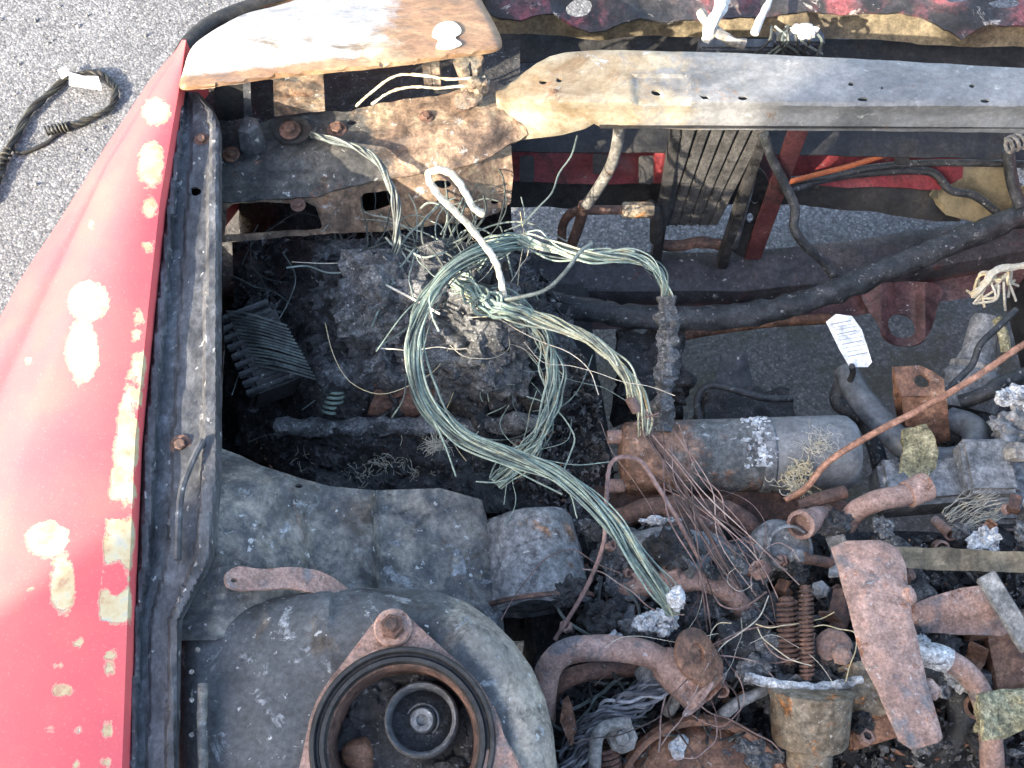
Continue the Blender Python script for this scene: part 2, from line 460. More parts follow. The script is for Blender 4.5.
M['rust'] = grunge("brown_rust", [(.07, .036, .024), (.17, .085, .052), (.27, .15, .095)], s=22, fine=240, soot=(.035, .025, .022), soot_t=.62, ash=(.32, .235, .175), ash_t=.64, ash_s=60, bump=.6, fleck=.4)
M['rustpink'] = grunge("pink_rust_steel", [(.17, .10, .08), (.29, .185, .15), (.38, .26, .22)], s=16, fine=260, soot=(.14, .13, .135), soot_t=.60, soot_s=17, rust=(.25, .12, .075), rust_t=.60, ash=(.46, .41, .37), ash_t=.66, ash_s=70, bump=.55, fleck=.6, mid=.45, speck=.6)
M['rustdark'] = grunge("dark_rust", [(.045, .028, .023), (.10, .056, .043), (.17, .092, .065)], s=24, fine=240, ash=(.27, .235, .21), ash_t=.66, ash_s=70, bump=.6)
M['char'] = grunge("char", [(.010, .010, .011), (.032, .032, .034), (.075, .075, .078)], s=35, fine=260, ash=(.20, .20, .20), ash_t=.63, ash_s=90, bump=.9, bdist=.004, fleck=.5)
M['ashgrey'] = grunge("ash_grey_char", [(.03, .032, .035), (.10, .104, .11), (.21, .213, .217)], s=30, fine=320, ash=(.34, .34, .33), ash_t=.60, ash_s=120, bump=.9, bdist=.006, speck=.9, mid=1.0, fleck=.8)
M['heap'] = grunge("melted_heap", [(.012, .012, .013), (.035, .035, .037), (.085, .083, .08)], s=28, fine=300, ash=(.22, .215, .20), ash_t=.64, ash_s=80, rust=(.09, .045, .03), rust_t=.64, rust_s=20, bump=.9, bdist=.006, speck=.8, mid=1.0, fleck=.8, alt=[(.028, .03, .034), (.085, .091, .10), (.18, .19, .20)])
M['black'] = grunge("black_steel", [(.010, .010, .011), (.022, .022, .023), (.035, .033, .032)], s=20, rough=(.45, .8), bump=.4, ash=(.10, .10, .1), ash_t=.70, ash_s=70)
M['rubber'] = grunge("charred_black_hose", [(.016, .018, .02), (.03, .033, .037), (.06, .063, .068)], s=26, fine=220, rough=(.4, .7), bump=.6, bdist=.003, ash=(.17, .17, .17), ash_t=.62, ash_s=60, speck=.6, mid=.7, fleck=.7)
M['greyhose'] = grunge("grey_coolant_hose", [(.06, .068, .078), (.085, .095, .108), (.12, .128, .14)], s=20, fine=200, rough=(.4, .6), bump=.15, speck=.15)
M['palehose'] = grunge("pale_burnt_pipe", [(.13, .125, .115), (.21, .20, .185), (.30, .285, .26)], s=30, bump=.4, rust=(.14, .08, .05), rust_t=.62, fleck=.5)
M['grey'] = grunge("grey_cast_metal", [(.10, .105, .11), (.18, .185, .19), (.26, .26, .26)], s=22, rust=(.22, .12, .07), rust_t=.64, ash=(.55, .55, .53), ash_t=.66, ash_s=45, metal=.2, bump=.4, soot=(.04, .04, .042), soot_t=.64, soot_s=18)
M['starter'] = grunge("burnt_starter_case", [(.045, .05, .05), (.11, .115, .115), (.17, .165, .155)], s=18, rust=(.20, .11, .07), rust_t=.60, rust_s=14, ash=(.36, .38, .38), ash_t=.64, ash_s=70, bump=.5, metal=.1, fleck=.7, alt=[(.06, .035, .025), (.19, .105, .07), (.28, .18, .13)])
M['white'] = grunge("white_corrosion", [(.30, .31, .32), (.50, .51, .52), (.68, .69, .69)], s=60, fine=300, bump=.9, bdist=.003, soot=(.12, .12, .125), soot_t=.58, soot_s=50)
M['sleeve'] = grunge("grey_sleeve", [(.05, .052, .057), (.085, .088, .093), (.13, .133, .138)], s=30, fine=260, bump=.4, soot=(.02, .02, .022), soot_t=.62, soot_s=30)
M['tagw'] = grunge("white_tag", [(.74, .75, .77), (.8, .81, .83)], s=20, bump=.05, speck=.05)
M['chalk'] = grunge("chalky_paint", [(.42, .42, .40), (.5, .5, .48), (.56, .56, .54)], s=40, bump=.3, speck=.4, mid=.3, soot=(.25, .22, .19), soot_t=.64, soot_s=60)
M['greypipe'] = grunge("grey_burnt_pipe", [(.07, .068, .062), (.11, .106, .098), (.16, .152, .14)], s=40, bump=.5, rust=(.10, .06, .04), rust_t=.63, fleck=.6)
M['grit'] = grunge("grit", [(.06, .06, .062), (.18, .18, .185), (.34, .34, .34)], s=60, bump=.2)
M['castgrey'] = grunge("light_cast_housing", [(.13, .137, .143), (.19, .197, .203), (.25, .255, .26)], s=14, metal=.2, bump=.3, mid=.35, speck=.4, soot=(.06, .062, .065), soot_t=.66, soot_s=14, fleck=.6)
M['skinred'] = grunge("inner_bumper_red", [(.13, .022, .028), (.19, .03, .036), (.24, .05, .052)], s=9, soot=(.03, .02, .02), soot_t=.63, soot_s=9, bump=.15, ash=(.3, .24, .22), ash_t=.66, ash_s=30, rough=(.35, .6), mid=.4)
M['ink'] = grunge("printed_ink", [(.22, .23, .25), (.30, .31, .33)], s=60, bump=0, speck=.2, mid=.4)
M['cross'] = grunge("dark_crossmember", [(.03, .031, .036), (.05, .049, .056), (.075, .07, .077)], s=12, rust=(.10, .035, .035), rust_t=.62, ash=(.22, .20, .2), ash_t=.66, ash_s=50, bump=.35, rough=(.4, .7), fleck=.6, alt=[(.06, .028, .03), (.105, .05, .052), (.15, .10, .10)])
M['oldred'] = grunge("dull_red_paint", [(.045, .016, .018), (.075, .024, .026), (.11, .038, .038)], s=9, soot=(.018, .015, .015), soot_t=.58, soot_s=7, bump=.2, ash=(.24, .19, .175), ash_t=.65, ash_s=30, rough=(.4, .65), mid=.4)
M['burntred'] = grunge("burnt_red_edge", [(.03, .03, .034), (.06, .045, .05), (.13, .045, .055), (.28, .07, .08)], s=14, soot=(.02, .02, .022), soot_t=.52, soot_s=9, ash=(.42, .38, .34), ash_t=.62, ash_s=26, bump=.5)
M['tan'] = grunge("tan_fibre", [(.08, .065, .04), (.14, .115, .075), (.21, .175, .12)], s=9, soot=(.06, .05, .04), soot_t=.62, soot_s=6, bump=.3)
M['beige'] = grunge("beige_plastic", [(.20, .17, .10), (.26, .22, .14)], s=7, soot=(.08, .06, .05), soot_t=.66, bump=.1, speck=.1)
M['fin'] = grunge("cooler_fin_metal", [(.026, .026, .027), (.045, .044, .044), (.066, .064, .062)], s=24, fine=300, bump=.7, speck=.6)
M['olive'] = grunge("woven_olive", [(.13, .115, .06), (.25, .225, .13), (.38, .35, .23)], s=40, bump=.7, fine=300, ash=(.42, .40, .30), ash_t=.64, speck=.9, mid=1.0)
M['bowl'] = grunge("heat_tinted_bowl", [(.10, .07, .045), (.20, .165, .12), (.26, .235, .19)], s=24, rust=(.30, .13, .045), rust_t=.58, rust_s=22, ash=(.46, .44, .38), ash_t=.64, ash_s=90, bump=.5, metal=.2, fleck=.8)
M['copper'] = grunge("copper_pipe", [(.22, .10, .06), (.32, .16, .10), (.36, .20, .14)], s=30, bump=.3, metal=.15, rough=(.4, .65))
M['gwire'] = wiremat("verdigris_wire", [(.12, (.022, .028, .028)), (.28, (.08, .10, .095)), (.42, (.14, .185, .165)), (.58, (.23, .30, .255)), (.74, (.34, .40, .33)), (.87, (.36, .32, .20)), (1, (.27, .16, .10))])
M['gwire3'] = wiremat("dull_green_wire", [(.1, (.02, .024, .024)), (.4, (.07, .085, .08)), (.65, (.16, .20, .185)), (.85, (.28, .33, .30)), (1, (.30, .24, .17))])
M['loom'] = wiremat("scorched_cloth", [(.1, (.03, .03, .034)), (.4, (.12, .12, .13)), (.65, (.26, .26, .275)), (.9, (.42, .42, .43))], bump=.8)
M['gwire2'] = wiremat("yellowed_wire", [(.05, (.06, .06, .05)), (.3, (.20, .22, .18)), (.5, (.36, .36, .24)), (.7, (.46, .48, .38)), (.85, (.34, .26, .13)), (1, (.30, .16, .09))])
M['cwire'] = wiremat("burnt_copper_wire", [(.15, (.03, .024, .022)), (.45, (.13, .085, .075)), (.68, (.26, .165, .145)), (.9, (.40, .32, .28))])
M['dwire'] = wiremat("dark_wire", [(.1, (.015, .016, .017)), (.45, (.05, .055, .055)), (.7, (.14, .17, .16)), (.95, (.30, .30, .27))])
M['whitewire'] = wiremat("scorched_white_wire", [(.15, (.20, .13, .07)), (.38, (.42, .35, .25)), (.6, (.60, .56, .47)), (.8, (.62, .58, .48)), (.95, (.40, .26, .13))], bump=.3)
M['fibre'] = wiremat("frayed_glass_fibre", [(.1, (.30, .28, .22)), (.5, (.55, .52, .44)), (.95, (.62, .48, .22))])
M['rope'] = wiremat("rope_cable", [(.1, (.012, .012, .012)), (.5, (.025, .025, .024)), (.75, (.06, .06, .042)), (.95, (.16, .155, .11))], bump=.8)
M['orangewire'] = wiremat("orange_wire", [(0, (.35, .08, .03)), (.6, (.42, .12, .04)), (1, (.45, .36, .28))])

# ================================================================== SETTING
g = MB()
xs = [-60, -20, -6, -3, -1.5, 0, 1.5, 3, 6, 20, 60]
vs = [Vector((x, y, 0)) for y in xs for x in xs]; k = len(xs)
g.add(vs, [(j * k + i, j * k + i + 1, (j + 1) * k + i + 1, (j + 1) * k + i) for j in range(k - 1) for i in range(k - 1)])
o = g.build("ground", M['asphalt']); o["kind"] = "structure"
# unseen wall slab added behind camera left; its corner shades the engine bay
sd = Vector((math.cos(SUN_AZ), math.sin(SUN_AZ), 0)); sn = Vector((math.sin(SUN_AZ), -math.cos(SUN_AZ), 0))
corner = Vector((-.474, .325, 0)) - sd * 3.2
mb = MB(); mb.box(corner + sn * 1.5 - sd * .12 + Vector((0, 0, 1.6)), sn * 1.5, sd * .12, Vector((0, 0, 1.6)), bev=.02)
tag(mb.build("shade_blocker_wall", M['wall']), "plain grey wall slab added out of view to shade the engine bay", "wall")

# ================================================================== CAR BODY
car = thing("burned_car", "red car with fire-damaged front end and open engine bay", "car", (0.25, 0.6, 0))
ui = itp([(40, 186), (95, 178), (200, 160), (310, 148), (440, 135), (600, 128), (768, 122), (980, 112)])
uc = itp([(40, 184), (60, 174), (80, 160), (165, 108), (270, 58), (390, 2), (500, -42), (768, -110), (980, -130)])
uo = itp([(40, 182), (50, 176), (80, 150), (140, 110), (220, 60), (280, 20), (318, 0), (400, -50), (500, -95), (768, -170), (980, -190)])
zi = itp([(40, .845), (150, .86), (320, .872), (980, .875)])
chips = [(156, 112, 13, 12), (151, 165, 12, 22), (150, 209, 7, 9), (88, 302, 20, 19), (82, 352, 16, 30), (148, 246, 4, 5), (139, 318, 4, 6), (136, 336, 5, 5), (136, 358, 4, 4), (136, 380, 3, 4),
         (47, 540, 22, 17), (62, 585, 12, 30), (78, 643, 5, 4), (58, 665, 4, 4), (62, 690, 8, 5), (50, 730, 5, 3), (78, 730, 4, 5), (110, 655, 5, 5), (110, 669, 5, 5), (108, 731, 4, 7), (107, 762, 4, 5), (76, 764, 3, 4),
        (90, 225, 2.5, 2), (28, 360, 3, 2), (30, 590, 3, 2)]
strip_l = itp([(340, 142), (370, 130), (400, 121), (440, 115), (500, 109), (622, 99), (630, 130)])
def chipfield(u, v):
    d = 3.0
    for (a, b, ra, rb) in chips:
        d = min(d, (math.hypot((u - a) / ra, (v - b) / rb) - 1) * min(ra, rb) / 6)
    if 335 < v < 640 and u > 60:
        e = max(strip_l(v) - u, 352 - v, v - 624) / 6
        e2 = fbm((u * .03, v * .03, 1.2), 1.0, 3)
        d = min(d, max(e, e2 * 2.6 - .8))
    return max(0, min(1, .5 + d * .35))
mb = MB(); rows = list(np.linspace(40, 980, 210)); cols = 60; vs = []; tn = []
for v in rows:
    a, b, c = ui(v), uc(v), uo(v); z0 = zi(v); wout = smooth01(40, 220, v)
    for j in range(cols):
        t = j / (cols - 1)
        if t < .6:
            q = t / .6; u = lerp(a, b, q); z = z0 + .012 * math.sin(q * math.pi) * wout - .012 * q * q - .013 * wout * smooth01(.66, 1.0, q)
        else:
            q = (t - .6) / .4; u = lerp(b, c, math.sin(q * math.pi / 2)); z = z0 - .012 - .013 * wout * smooth01(.60, 0, q) - .085 * (1 - math.cos(q * math.pi / 2)) * (.35 + .65 * wout)
        vs.append(P(u, v, z)); tn.append(chipfield(u, v))
    last = vs[-1]
    for k, (dx, zz) in enumerate(((-.012, .70), (-.02, .60), (-.012, .48), (.0, .40))):
        vs.append(Vector((last.x + dx * wout, last.y + .03 * (1 - wout), zz))); tn.append(1.0)
nc = cols + 4
fs = [(i * nc + j, i * nc + j + 1, (i + 1) * nc + j + 1, (i + 1) * nc + j) for i in range(len(rows) - 1) for j in range(nc - 1)]
# inner flange that folds down along the opening
o0 = len(vs)
for i, v in enumerate(rows):
    p = vs[i * nc].copy(); p.z -= .022; p.x += .001; vs.append(p); tn.append(1.0)
fs += [(i * nc, (i + 1) * nc, o0 + i + 1, o0 + i) for i in range(len(rows) - 1)]
mb.add(vs, fs, tn)
fo = mb.build("front_fender", M['paint'], car, sharp=50)
fo["label"] = "sunlit red fender with cream bare patches"
# far-side fender (mirror about the car's centre line x = .30)
mb2 = MB(); mb2.add([Vector((.62 * 2 - p.x - .02, p.y, p.z)) for p in vs], fs, [1.0] * len(vs)); mb2.build("front_fender", M['paint'], car, sharp=50)

# gutter rail along the fender
rl = itp([(90, 178), (200, 161), (310, 149), (440, 136), (600, 129), (768, 123), (980, 113)])
rr = itp([(90, 196), (110, 215), (130, 222), (200, 222), (480, 222), (560, 214), (620, 182), (768, 179), (980, 174)])
def zrail(u, v):
    s = (u - rl(v)) / max(5, rr(v) - rl(v)); z = zi(v) - .022
    z += np.interp(s, [0, .09, .11, .22, .24, .42, .44, .76, .78, .92, .95, 1], [-.014, -.014, .004, .004, -.010, -.010, -.004, -.004, .006, .006, .002, -.016])
    return z
ol = [(rl(v), v) for v in np.linspace(92, 980, 60)] + [(rr(v), v) for v in np.linspace(980, 92, 60)]
mb = MB(); sheet(mb, ol, zrail, .003, [ell(195, 191, 6, 4.5), ell(201, 140, 8, 5)], step=3.2, dent=.0012, df=40)
rail = mb.build("gutter_rail", M['rail'], car, sharp=25)
mb = MB(); sheet(mb, [(p_[0] + (3 if p_[0] < 170 else -3), p_[1]) for p_ in ol], lambda u, v: zi(v) - .060, .002, step=14); mb.build("rail_underside", M['char'], car)
for (u, v, r) in ((202, 140, .006), (181, 445, .007)):
    bolt(car, P(u, v, zrail(u, v) - .001), (0, -.15, 1), r, M['rustdark'])
mb = MB()
path = catmull([P(203, 440, .86), P(192, 462, .862), P(182, 490, .862), P(179, 520, .86), P(178, 560, .858)], 8)
mb.tube(path, .004, 8); mb.build("drain_bead", M['rail'], car)

# wheel-house panel dropping from the rail into the bay
mb = MB(); vs = []; nr = 40
for i in range(nr + 1):
    v = lerp(120, 620, i / nr); p = P(rr(v) - 1, v, zi(v) - .036)
    for j in range(14):
        t = j / 13
        q = Vector((p.x - .17 * t, p.y, lerp(p.z, .25, t))); q.x += .006 * fbm(q, 9, 3); vs.append(q)
mb.add(vs, [(i * 14 + j, i * 14 + j + 1, (i + 1) * 14 + j + 1, (i + 1) * 14 + j) for i in range(nr) for j in range(13)])
mb.build("wheelhouse_panel", M['char'], car)
# bay floor: splash tray below the battery side and dark frame rail
mb = MB(); sheet(mb, [(205, 175), (240, 140), (505, 140), (512, 232), (560, 320), (600, 380), (620, 520), (600, 640), (150, 640), (165, 400), (185, 260)], lambda u, v: .40 + .03 * math.sin(u * .05) + .10 * smooth01(235, 150, v), .003, step=10, dent=.03, df=14)
mb.build("splash_tray", M['char'], car)
mb = MB(); a = P(560, 300, .33); b = P(585, 560, .33); mid = (a + b) / 2; d = (b - a) / 2
mb.box(mid, d, d.orthogonal().cross(d).normalized() * .0 + Vector((.045, 0, 0)), Vector((0, 0, .06)), bev=.008)
mb.build("frame_rail", M['black'], car)

# ------------------------------------------------ radiator support
zb = itp([(40, .800), (56, .803), (98, .803), (103, .801), (107, .793), (110, .785), (134, .748), (145, .735)])
def zbar(u, v):
    vf = v - np.interp(u, [500, 700, 1024, 1500], [0, 0, 3, 6])
    z = zb(vf)
    if 632 < u < 690 and 74 < v < 108:      # pressed recess
        z -= .006 * smooth01(632, 638, u) * smooth01(690, 684, u) * smooth01(74, 79, v) * smooth01(108, 102, v)
    return z - .02 * smooth01(560, 495, u)
ol = [(495, 92), (508, 84), (522, 74), (537, 63), (550, 56), (566, 52), (600, 50), (700, 52), (760, 54), (880, 60), (1024, 68), (1250, 80), (1520, 92), (1520, 150), (1250, 141), (1024, 133), (860, 131), (700, 130), (622, 128), (600, 127), (594, 124), (585, 129), (562, 135), (538, 138), (512, 141), (500, 130)]
hl = [ell(543, 82, 4, 2.2), ell(559, 80, 3, 2.4), ell(656, 93, 5, 2.6, rot=.2), [(699, 95), (707, 95), (710, 99), (703, 99)], ell(743, 98, 5, 2.2), ell(851, 84, 3, 2), ell(863, 99, 5.5, 2), ell(972, 86, 3, 2), ell(985, 101, 5, 2), ell(882, 88, 1.5, 1.3)]
mb = MB(); sheet(mb, ol, zbar, .003, hl, step=4, dent=.0010, df=22, roll=.003, rollpx=4, tone=lambda u, v: max(smooth01(860, 470, u) * .95, .5 * smooth01(95, 120, v) * smooth01(850, 560, u)) + .02)
mb.build("radiator_support", M['bar'], car, sharp=30)
# closing flange under the bar
mb = MB(); vs = []
for i in range(41):
    u = lerp(600, 1520, i / 40); p = PY(u, 133, .0 + P(u, 133, .764).y); q = P(u, 131, .765)
    vs += [Vector((q.x, q.y + .006, q.z - .002)), Vector((q.x, q.y + .05, q.z - .012)), Vector((q.x, q.y + .11, q.z - .002))]
mb.add(vs, [(i * 3 + j, i * 3 + j + 1, i * 3 + j + 4, i * 3 + j + 3) for i in range(40) for j in range(2)]); mb.build("support_flange", M['black'], car)
# left tie panel
ztie_b = itp([(84, .775), (100, .762), (125, .752), (170, .742), (205, .728)])
def ztie(u, v):
    lowv = np.interp(u, [218, 296, 334, 375, 434, 470, 511], [203, 199, 190, 179, 173, 164, 143])
    z = np.interp(u, [200, 300, 400, 490, 525], [.752, .750, .758, .764, .752])
    d = lowv - v
    z -= .018 * smooth01(22, 0, d)
    z += .007 * smooth01(6, -6, abs(v - lowv + 42) - 8)
    return z
ol = [(200, 116), (226, 122), (240, 124), (262, 122), (274, 118), (300, 115), (325, 111), (342, 112), (357, 108), (400, 101), (445, 94), (472, 86), (490, 80), (508, 86), (516, 90), (522, 110), (528, 134), (520, 139), (511, 143), (490, 156), (470, 164), (434, 173), (405, 176), (375, 179), (350, 186), (334, 190), (315, 197), (296, 199), (246, 201), (200, 203)]
mb = MB(); sheet(mb, ol, ztie, .003, [ell(352, 122, 5, 3), ell(425, 116, 3, 2.5)], step=4, dent=.004, df=26, edge_jit=.7, tone=lambda u, v: .5 + .5 * (smooth01(330, 400, u - (v - 120) * .5) * 2 - 1) * .9)
mb.build("tie_panel", M['tie'], car, sharp=35)
def zweb(u, v):
    top = np.interp(u, [218, 296, 334, 375, 434, 470, 511], [203, 199, 190, 179, 173, 164, 143])
    return .724 - .0013 * (v - top) + .006 * math.sin(u * .06)
ol = [(196, 203), (246, 201), (296, 199), (315, 197), (334, 190), (375, 179), (434, 173), (470, 164), (511, 144), (513, 175), (511, 203), (498, 214), (470, 222), (440, 224), (408, 229), (360, 232), (320, 234), (196, 245)]
op = [(226, 210), (232, 204), (250, 203), (305, 202), (316, 208), (322, 226), (320, 229), (224, 236)]
mb = MB(); sheet(mb, ol, zweb, .0025, [op, cat2([(362, 196), (368, 192), (390, 191), (397, 197), (392, 205), (366, 211)], 3), ell(443, 184, 9, 4, rot=.2), ell(495, 202, 4, 3)], step=4, dent=.004, df=24, edge_jit=.8, tone=lambda u, v: .75)
mb.build("support_web", M['tie'], car, sharp=35)
# bolts and rubber bump stop on the tie panel
for (u, v, r) in ((290, 130, .0085), (337, 130, .008), (231, 154, .007), (426, 117, .006), (463, 104, .007), (298, 205, .006)):
    bolt(car, P(u, v, ztie(u, v) + (.017 if u == 290 else .003)), (0, -.1, 1), r, M['rustdark'] if u > 240 else M['rust'])
mb = MB(); sheet(mb, cat2([(268, 122), (285, 117), (306, 120), (311, 132), (300, 142), (280, 141)], 4), lambda u, v: .762, .004, step=4); mb.build("bolt_plate", M['black'], car)
c = P(254, 146, .752)
mb = MB(); mb.lathe(c, (.0, .05, 1), [(.019, -.005), (.021, .01), (.018, .03), (.0165, .042), (.012, .046)], 6); mb.build("bump_stop", M['rail'], car, sharp=30)

# ------------------------------------------------ headlight lid and bucket
def zlid(u, v):
    back = np.interp(u, [180, 330, 400, 502], [90, 72, 66, 50])
    d = back - v
    z = .865 - .00028 * d + .012 * math.sin(np.clip((u - 180) / 320, 0, 1) * math.pi)
    return z
ol = cat2([(180, 88), (183, 70), (190, 50), (205, 36), (240, 16), (290, 2), (340, -12), (420, -22), (470, -12), (486, 8), (497, 28), (502, 43), (497, 51), (470, 56), (400, 66), (330, 73), (260, 81), (200, 89)], 4)
mb = MB(); sheet(mb, ol, zlid, .012, step=4, dent=.002, df=14, roll=.010, rollpx=7, tone=lambda u, v: max(smooth01(330, 440, u), smooth01(-22, -4, v - np.interp(u, [180, 330, 400, 502], [90, 72, 66, 50]))) * .95)
lid = mb.build("headlight_lid", M['lid'], car, sharp=60)
lid["label"] = "heat-bleached headlight lid bare metal with rust tints"
# white bubble where paint skin stayed on the lid
mb = MB(); sheet(mb, cat2([(434, 28), (440, 23), (452, 21), (460, 27), (461, 33), (455, 38), (462, 44), (450, 49), (436, 48), (438, 40), (432, 36)], 3), lambda u, v: zlid(u, v) + .0030, .001, step=3, dent=.0006, df=60)
mb.build("paint_flake", M['chalk'], lid)
# dark trim behind the lid (front edge of the nose)
mb = MB()
mb.tube(catmull([P(178, 62, .80), P(190, 42, .80), P(215, 22, .79), P(255, 6, .78), P(300, -6, .77), P(380, -20, .76)], 8), .012, 10)
mb.build("nose_trim", M['black'], car)
mb = MB(); vs = []
for i, (u, v) in enumerate([(180, 66), (190, 44), (215, 25), (255, 9), (300, -3), (380, -18), (500, -25)]):
    p = P(u, v, .785); vs += [p, Vector((p.x - .02, p.y + .05, .70)), Vector((p.x - .01, p.y + .08, .45))]
mb.add(vs, [(i * 3 + j, i * 3 + j + 1, i * 3 + j + 4, i * 3 + j + 3) for i in range(6) for j in range(2)]); mb.build("nose_panel", M['paint'], car)
for q in mb.c: pass
mb = MB(); sheet(mb, [(176, 92), (220, 60), (520, 40), (520, 110), (460, 120), (230, 150), (200, 130)], lambda u, v: .66, .003, step=14, dent=.01, df=20); mb.build("headlight_bucket", M['char'], car)
# bracket legs under the lid
for (u0, u1, v0, v1, z0, z1, m) in ((273, 323, 76, 116, .85, .76, 'tie'), (243, 250, 78, 130, .85, .74, 'rail'), (214, 246, 84, 122, .82, .75, 'black')):
    mb = MB(); sheet(mb, [(u0, v0), (u1, v0 - 3), (u1 + 2, v1 - 5), (u0 + 1, v1)], lambda u, v: lerp(z0, z1, (v - v0) / (v1 - v0)), .004, step=5, dent=.003, df=40); mb.build("lid_bracket", M[m], car)
mb = MB(); mb.tube(catmull([P(462, 62, .845), P(466, 78, .81), P(470, 92, .785)], 5), .011, 8, wob=.4); mb.tube(catmull([P(476, 58, .85), P(478, 74, .82), P(482, 90, .785)], 5), .009, 8, wob=.4)
mb.blob(P(478, 84, .81), .016, .014, .014, .6, 60, 3); mb.blob(P(468, 100, .785), .02, .014, .012, .6, 60, 3); mb.build("lid_hinge", M['tie'], car)
mb = MB(); mb.box(P(428, 72, .82), (.006, 0, 0), (0, .01, 0), (0, 0, .02)); mb.box(P(436, 72, .82), (.006, 0, 0), (0, .01, 0), (0, 0, .02)); mb.build("hinge_tab", M['tie'], car)

# ------------------------------------------------ nose: burnt bumper cover edge, lips, inner bumper
def zn(u, v): return .700 + .0004 * (20 - v)
ol = [(466, -70), (1500, -70), (1500, 40), (1100, 36), (1024, 27), (990, 24), (975, 30), (963, 37), (950, 30), (925, 16), (900, 12), (860, 14), (820, 12), (770, 14), (700, 20), (660, 22), (640, 21), (622, 25), (606, 31), (590, 31), (572, 25), (555, 12), (540, 14), (520, 20), (500, 16), (484, 6)]
mb = MB(); sheet(mb, ol, zn, .004, [ell(579, 6, 13, 10), cat2([(990, 0), (1018, -3), (1016, 7), (996, 6)], 3), cat2([(945, -6), (968, -6), (966, 1), (950, 2)], 3)], step=5, dent=.010, df=14, edge_jit=1.2)
mb.build("bumper_cover", M['burntred'], car)
def ribbon(name, mat, edges, z0, z1, thick=.003, dent=.004, step=7, mirror=None):
    (top, bot) = edges; ol = top + bot[::-1]
    tv = itp(top); bv = itp(bot)
    mbx = MB(); sheet(mbx, ol, lambda u, v: lerp(z0, z1, np.clip((v - tv(u)) / max(1, bv(u) - tv(u)), 0, 1)), thick, step=step, dent=dent, df=15)
    return mbx.build(name, mat, car)
ribbon("cover_lip", M['tan'], ([(480, 8), (560, 14), (600, 30), (640, 20), (760, 14), (880, 10), (920, 14), (960, 34), (1000, 22), (1100, 30), (1500, 36)], [(490, 34), (560, 35), (600, 40), (640, 36), (760, 37), (880, 40), (920, 43), (960, 47), (1000, 46), (1100, 50), (1500, 64)]), .672, .640)
ribbon("cover_underside", M['black'], ([(486, 32), (760, 36), (1024, 44), (1500, 60)], [(490, 62), (760, 62), (1024, 72), (1500, 90)]), .60, .585)
ribbon("nose_shelf", M['rail'], ([(486, 50), (760, 50), (1024, 58), (1500, 76)], [(490, 84), (760, 84), (1024, 94), (1500, 110)]), .54, .52)
# bumper beam and red inner skin seen under the bar
ribbon("bumper_beam", M['black'], ([(505, 120), (1500, 130)], [(505, 152), (700, 153), (1500, 168)]), .56, .545)
ribbon("bumper_skin", M['skinred'], ([(505, 146), (700, 148), (900, 150), (965, 152)], [(505, 182), (600, 184), (700, 182), (900, 188), (940, 190), (962, 178)]), .50, .47, dent=.006)
ribbon("air_dam", M['black'], ([(505, 176), (700, 178), (930, 176), (960, 170)], [(505, 208), (600, 207), (700, 205), (790, 205), (870, 212), (935, 222), (960, 222)]), .455, .40, dent=.006)
ribbon("fog_lamp_recess", M['beige'], ([(930, 196), (945, 176), (970, 164), (1100, 150), (1400, 150)], [(930, 199), (945, 216), (985, 224), (1100, 230), (1400, 240)]), .47, .42)
mb = MB(); sheet(mb, cat2([(1012, 158), (1030, 155), (1060, 160), (1060, 186), (1020, 184), (1011, 172)], 3), lambda u, v: .50, .004, step=5); mb.build("marker_lens", M['white'], car)
# clips hanging on beam
for (u, v, h) in ((527, 158, 22), (646, 158, 24), (600, 156, 16), (902, 152, 14)):
    mb = MB(); p = P(u, v, .545); q = P(u, v + h, .52); mb.box((p + q) / 2, (.012, 0, 0), (q - p) / 2, (0, .004, .004), bev=.002); mb.build("beam_clip", M['black'], car)

# ------------------------------------------------ lower crossmember with tow eye
tv = itp([(480, 262), (660, 262), (740, 262), (840, 252), (1024, 223), (1500, 160)])
mb = MB(); vs = []; n = 70
for i in range(n + 1):
    u = lerp(440, 1500, i / n); v = tv(u); p = P(u, v, .375)
    prof = [(.03, -.03), (.02, .0), (.0, .004), (-.03, .0), (-.052, -.012), (-.060, -.030), (-.058, -.055), (-.075, -.066), (-.095, -.068)]
    for (dy, dz) in prof:
        q = Vector((p.x, p.y + dy, p.z + dz)); q.z += .003 * fbm(q, 14, 3); vs.append(q)
k = 9
mb.add(vs, [(i * k + j, i * k + j + 1, (i + 1) * k + j + 1, (i + 1) * k + j) for i in range(n) for j in range(k - 1)])
mb.c = [(.9 if (i_ % 9) >= 6 else .08) for i_ in range(len(mb.v))]; cm = mb.build("crossmember", M['cross'], car, sharp=30)
ol = cat2([(862, 292), (885, 282), (940, 285), (937, 310), (930, 332), (918, 344), (903, 346), (888, 340), (876, 322), (866, 306)], 4)
mb = MB(); sheet(mb, ol, lambda u, v: .335 - .0006 * (v - 290) + .012 * math.exp(-((u - 882) / 9) ** 2) + .014 * math.exp(-((u - 925) / 8) ** 2), .006, [cat2([(888, 322), (896, 314), (910, 318), (915, 332), (906, 338), (893, 335)], 4)], step=4, tone=.9)
mb.build("tow_eye", M['cross'], cm)

